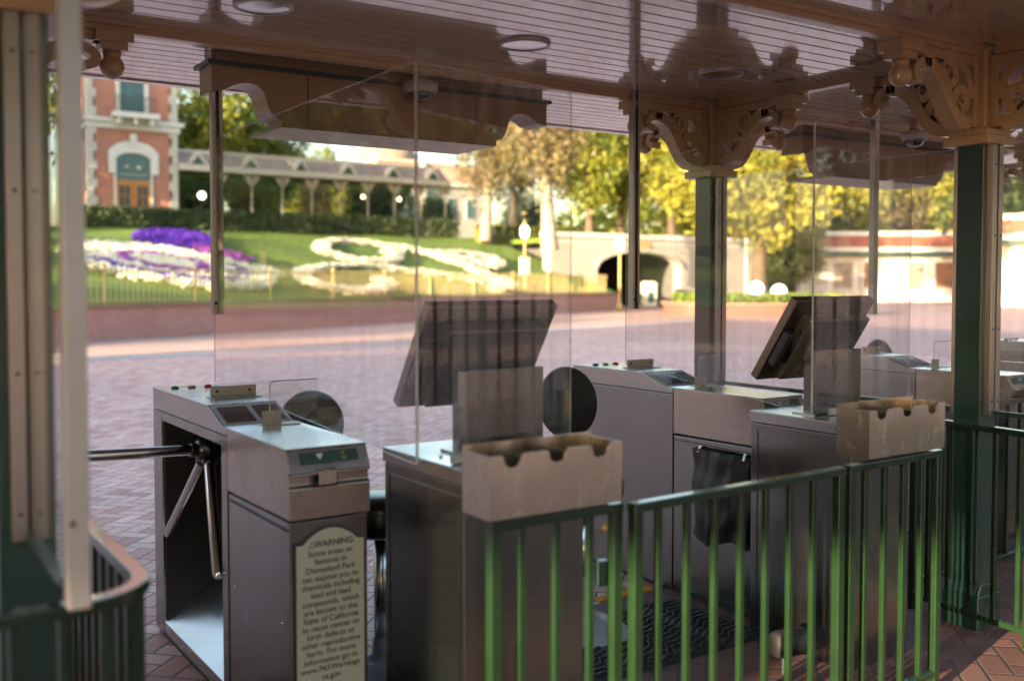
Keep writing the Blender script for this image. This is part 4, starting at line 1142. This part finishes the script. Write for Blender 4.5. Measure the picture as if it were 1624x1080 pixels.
# ------------------------------------------------------------------ floor mats and tactile strips
def mat(cx, cy, w, d, label):
    m = MB(); nx, ny = 70, 50; vs = []
    for j in range(ny + 1):
        for i in range(nx + 1):
            x = (i / nx - .5) * w; y = (j / ny - .5) * d
            edge = min(1, (.5 - abs(i / nx - .5)) * 14, (.5 - abs(j / ny - .5)) * 12)
            z = .012 * max(edge, 0) + .006 * max(0, edge) * (math.sin((y + .02 * math.sin(x * 15) + .012 * math.sin(x * 40)) * 170) > 0)
            vs.append((x, y, .006 + z))
    fs = [(j * (nx + 1) + i, j * (nx + 1) + i + 1, (j + 1) * (nx + 1) + i + 1, (j + 1) * (nx + 1) + i) for j in range(ny) for i in range(nx)]
    m.add(vs, fs)
    return tag(m.build('floor_mat', 'rubber', loc=(cx, cy, 0)), label, 'mat', 'black rubber mats')
mat(2.78, 3.2, 1.0, .62, 'black ribbed rubber mat on the bricks in front of the stool between podium and turnstile')
def tact(x0, x1, y, label):
    m = MB().box(x0, x1, y, y + .06, .0, .009)
    k = x0 + .02
    while k < x1 - .02: m.box(k, k + .012, y + .008, y + .052, .009, .013); k += .025
    return tag(m.build('tactile_strip', 'yellow'), label, 'floor strip', 'yellow floor strips')
tact(1.55, 1.98, 3.68, 'yellow ribbed strip on the bricks seen between warning sign and nearer podium')
tact(2.95, 3.29, 3.65, 'yellow ribbed strip on the bricks beside the plain sided turnstile')

# roller foot standing by second podium
t = thing('roller_stand', 'short black padded roller on a thin rod before the further podium', 'roller', (3.02, 2.58, 0), R(-8))
MB().lathe([(.001, -.075), (.045, -.075), (.052, -.06), (.052, .06), (.045, .075), (.001, .075)], (0, 0, .12), 24, Matrix.Rotation(R(90), 3, 'Y')).build('roller', 'rubber', t)
MB().tube([(-.03, 0, 0), (-.03, 0, .1)], .008, 8).build('rod', 'iron', t)

# ------------------------------------------------------------------ outside the frame: added sun blockers, and surroundings that are mirrored
t = thing('sun_blocker', 'long low unseen building added on the left to block the sun, with a gateway gap', 'building', (-13, 0, 0))  # added blocker, never in view; its gap lets low sun reach the railings
MB().box(-1, 0, -1.52, 17, 0, 5.4).build('wall', 'white_wall', t)
MB().box(-1, 0, -14, -3.0, 0, 5.4).build('wall', 'white_wall', t)
MB().box(-1, 0, -3.0, -1.52, 2.92, 5.4).build('wall', 'white_wall', t)
MB().box(-1.4, .4, -14.4, 17.4, 5.4, 5.8).build('roof', 'brown_roof', t)
for k, (y, lab) in enumerate(((24, 'unseen dark tree added to shade the lawn, nearest the brick wall'), (33, 'unseen dark tree added to shade the lawn, beside its lower part'), (42, 'unseen dark tree added to shade the lawn, beside its upper part'), (51, 'unseen dark tree added to shade the lawn, nearest the hedge'))):
    o = copy_tree(pd); o.location = (-10 - k, y, .5 + k * .9); o.scale = (.75, .85, .42); o.rotation_euler = (0, 0, k * 1.3); tag(o, lab, 'tree', G1)  # unseen row added and flattened so only the left lawn is shaded

for k, (x, y, sc2, p, lab) in enumerate(((-9, -19, .8, pa, 'leafy tree behind the photographer on the left'), (-1, -23, .9, pd, 'dark tree behind the photographer, left of centre'), (8, -20, .75, pb, 'golden tree behind the photographer in the centre'), (17, -24, .95, pa, 'leafy tree behind the photographer, right of centre'), (26, -20, .8, pb, 'golden tree behind the photographer on the right'), (36, -16, .9, pd, 'dark tree behind the photographer on the far right'))):
    o = copy_tree(p); o.location = (x, y, 0); o.scale = (sc2 * 1.1, sc2 * 1.1, sc2); o.rotation_euler = (0, 0, k * 1.1); tag(o, lab, 'tree', G1)
tag(leafy_box(50, 61, 54, 55.5, 0, 2.6, 2600, .2, 'leaf_dark', 'hedge', seed=6), 'dark hedge in the shade behind the planter, left of the ticket booth', 'hedge')

for k, (x, y, lab) in enumerate(((-3, 57, 'unseen tall tree added to shade the station tower'), (-4, 50, 'unseen tall tree added to shade the platform roof'))):
    o = copy_tree(pa); o.location = (x, y, 4.2); o.scale = (1.0, 1.0, 1.05); o.rotation_euler = (0, 0, k * 2.1); tag(o, lab, 'tree', G1)  # unseen trees added to keep direct sun off the station front

for k, (x, y, sc2, lab) in enumerate(((-30, 63, 1.5, 'very tall tree far left of the photograph, mirrored in the shields'), (-41, 60, 1.4, 'tall tree at the extreme left of the photograph'), (-19, 67, 1.45, 'tall tree left of and behind the station'))):
    o = copy_tree(pa); o.location = (x, y, 0); o.scale = (sc2 * 1.3, sc2 * 1.3, sc2); o.rotation_euler = (0, 0, k * 1.7); tag(o, lab, 'tree', G1)
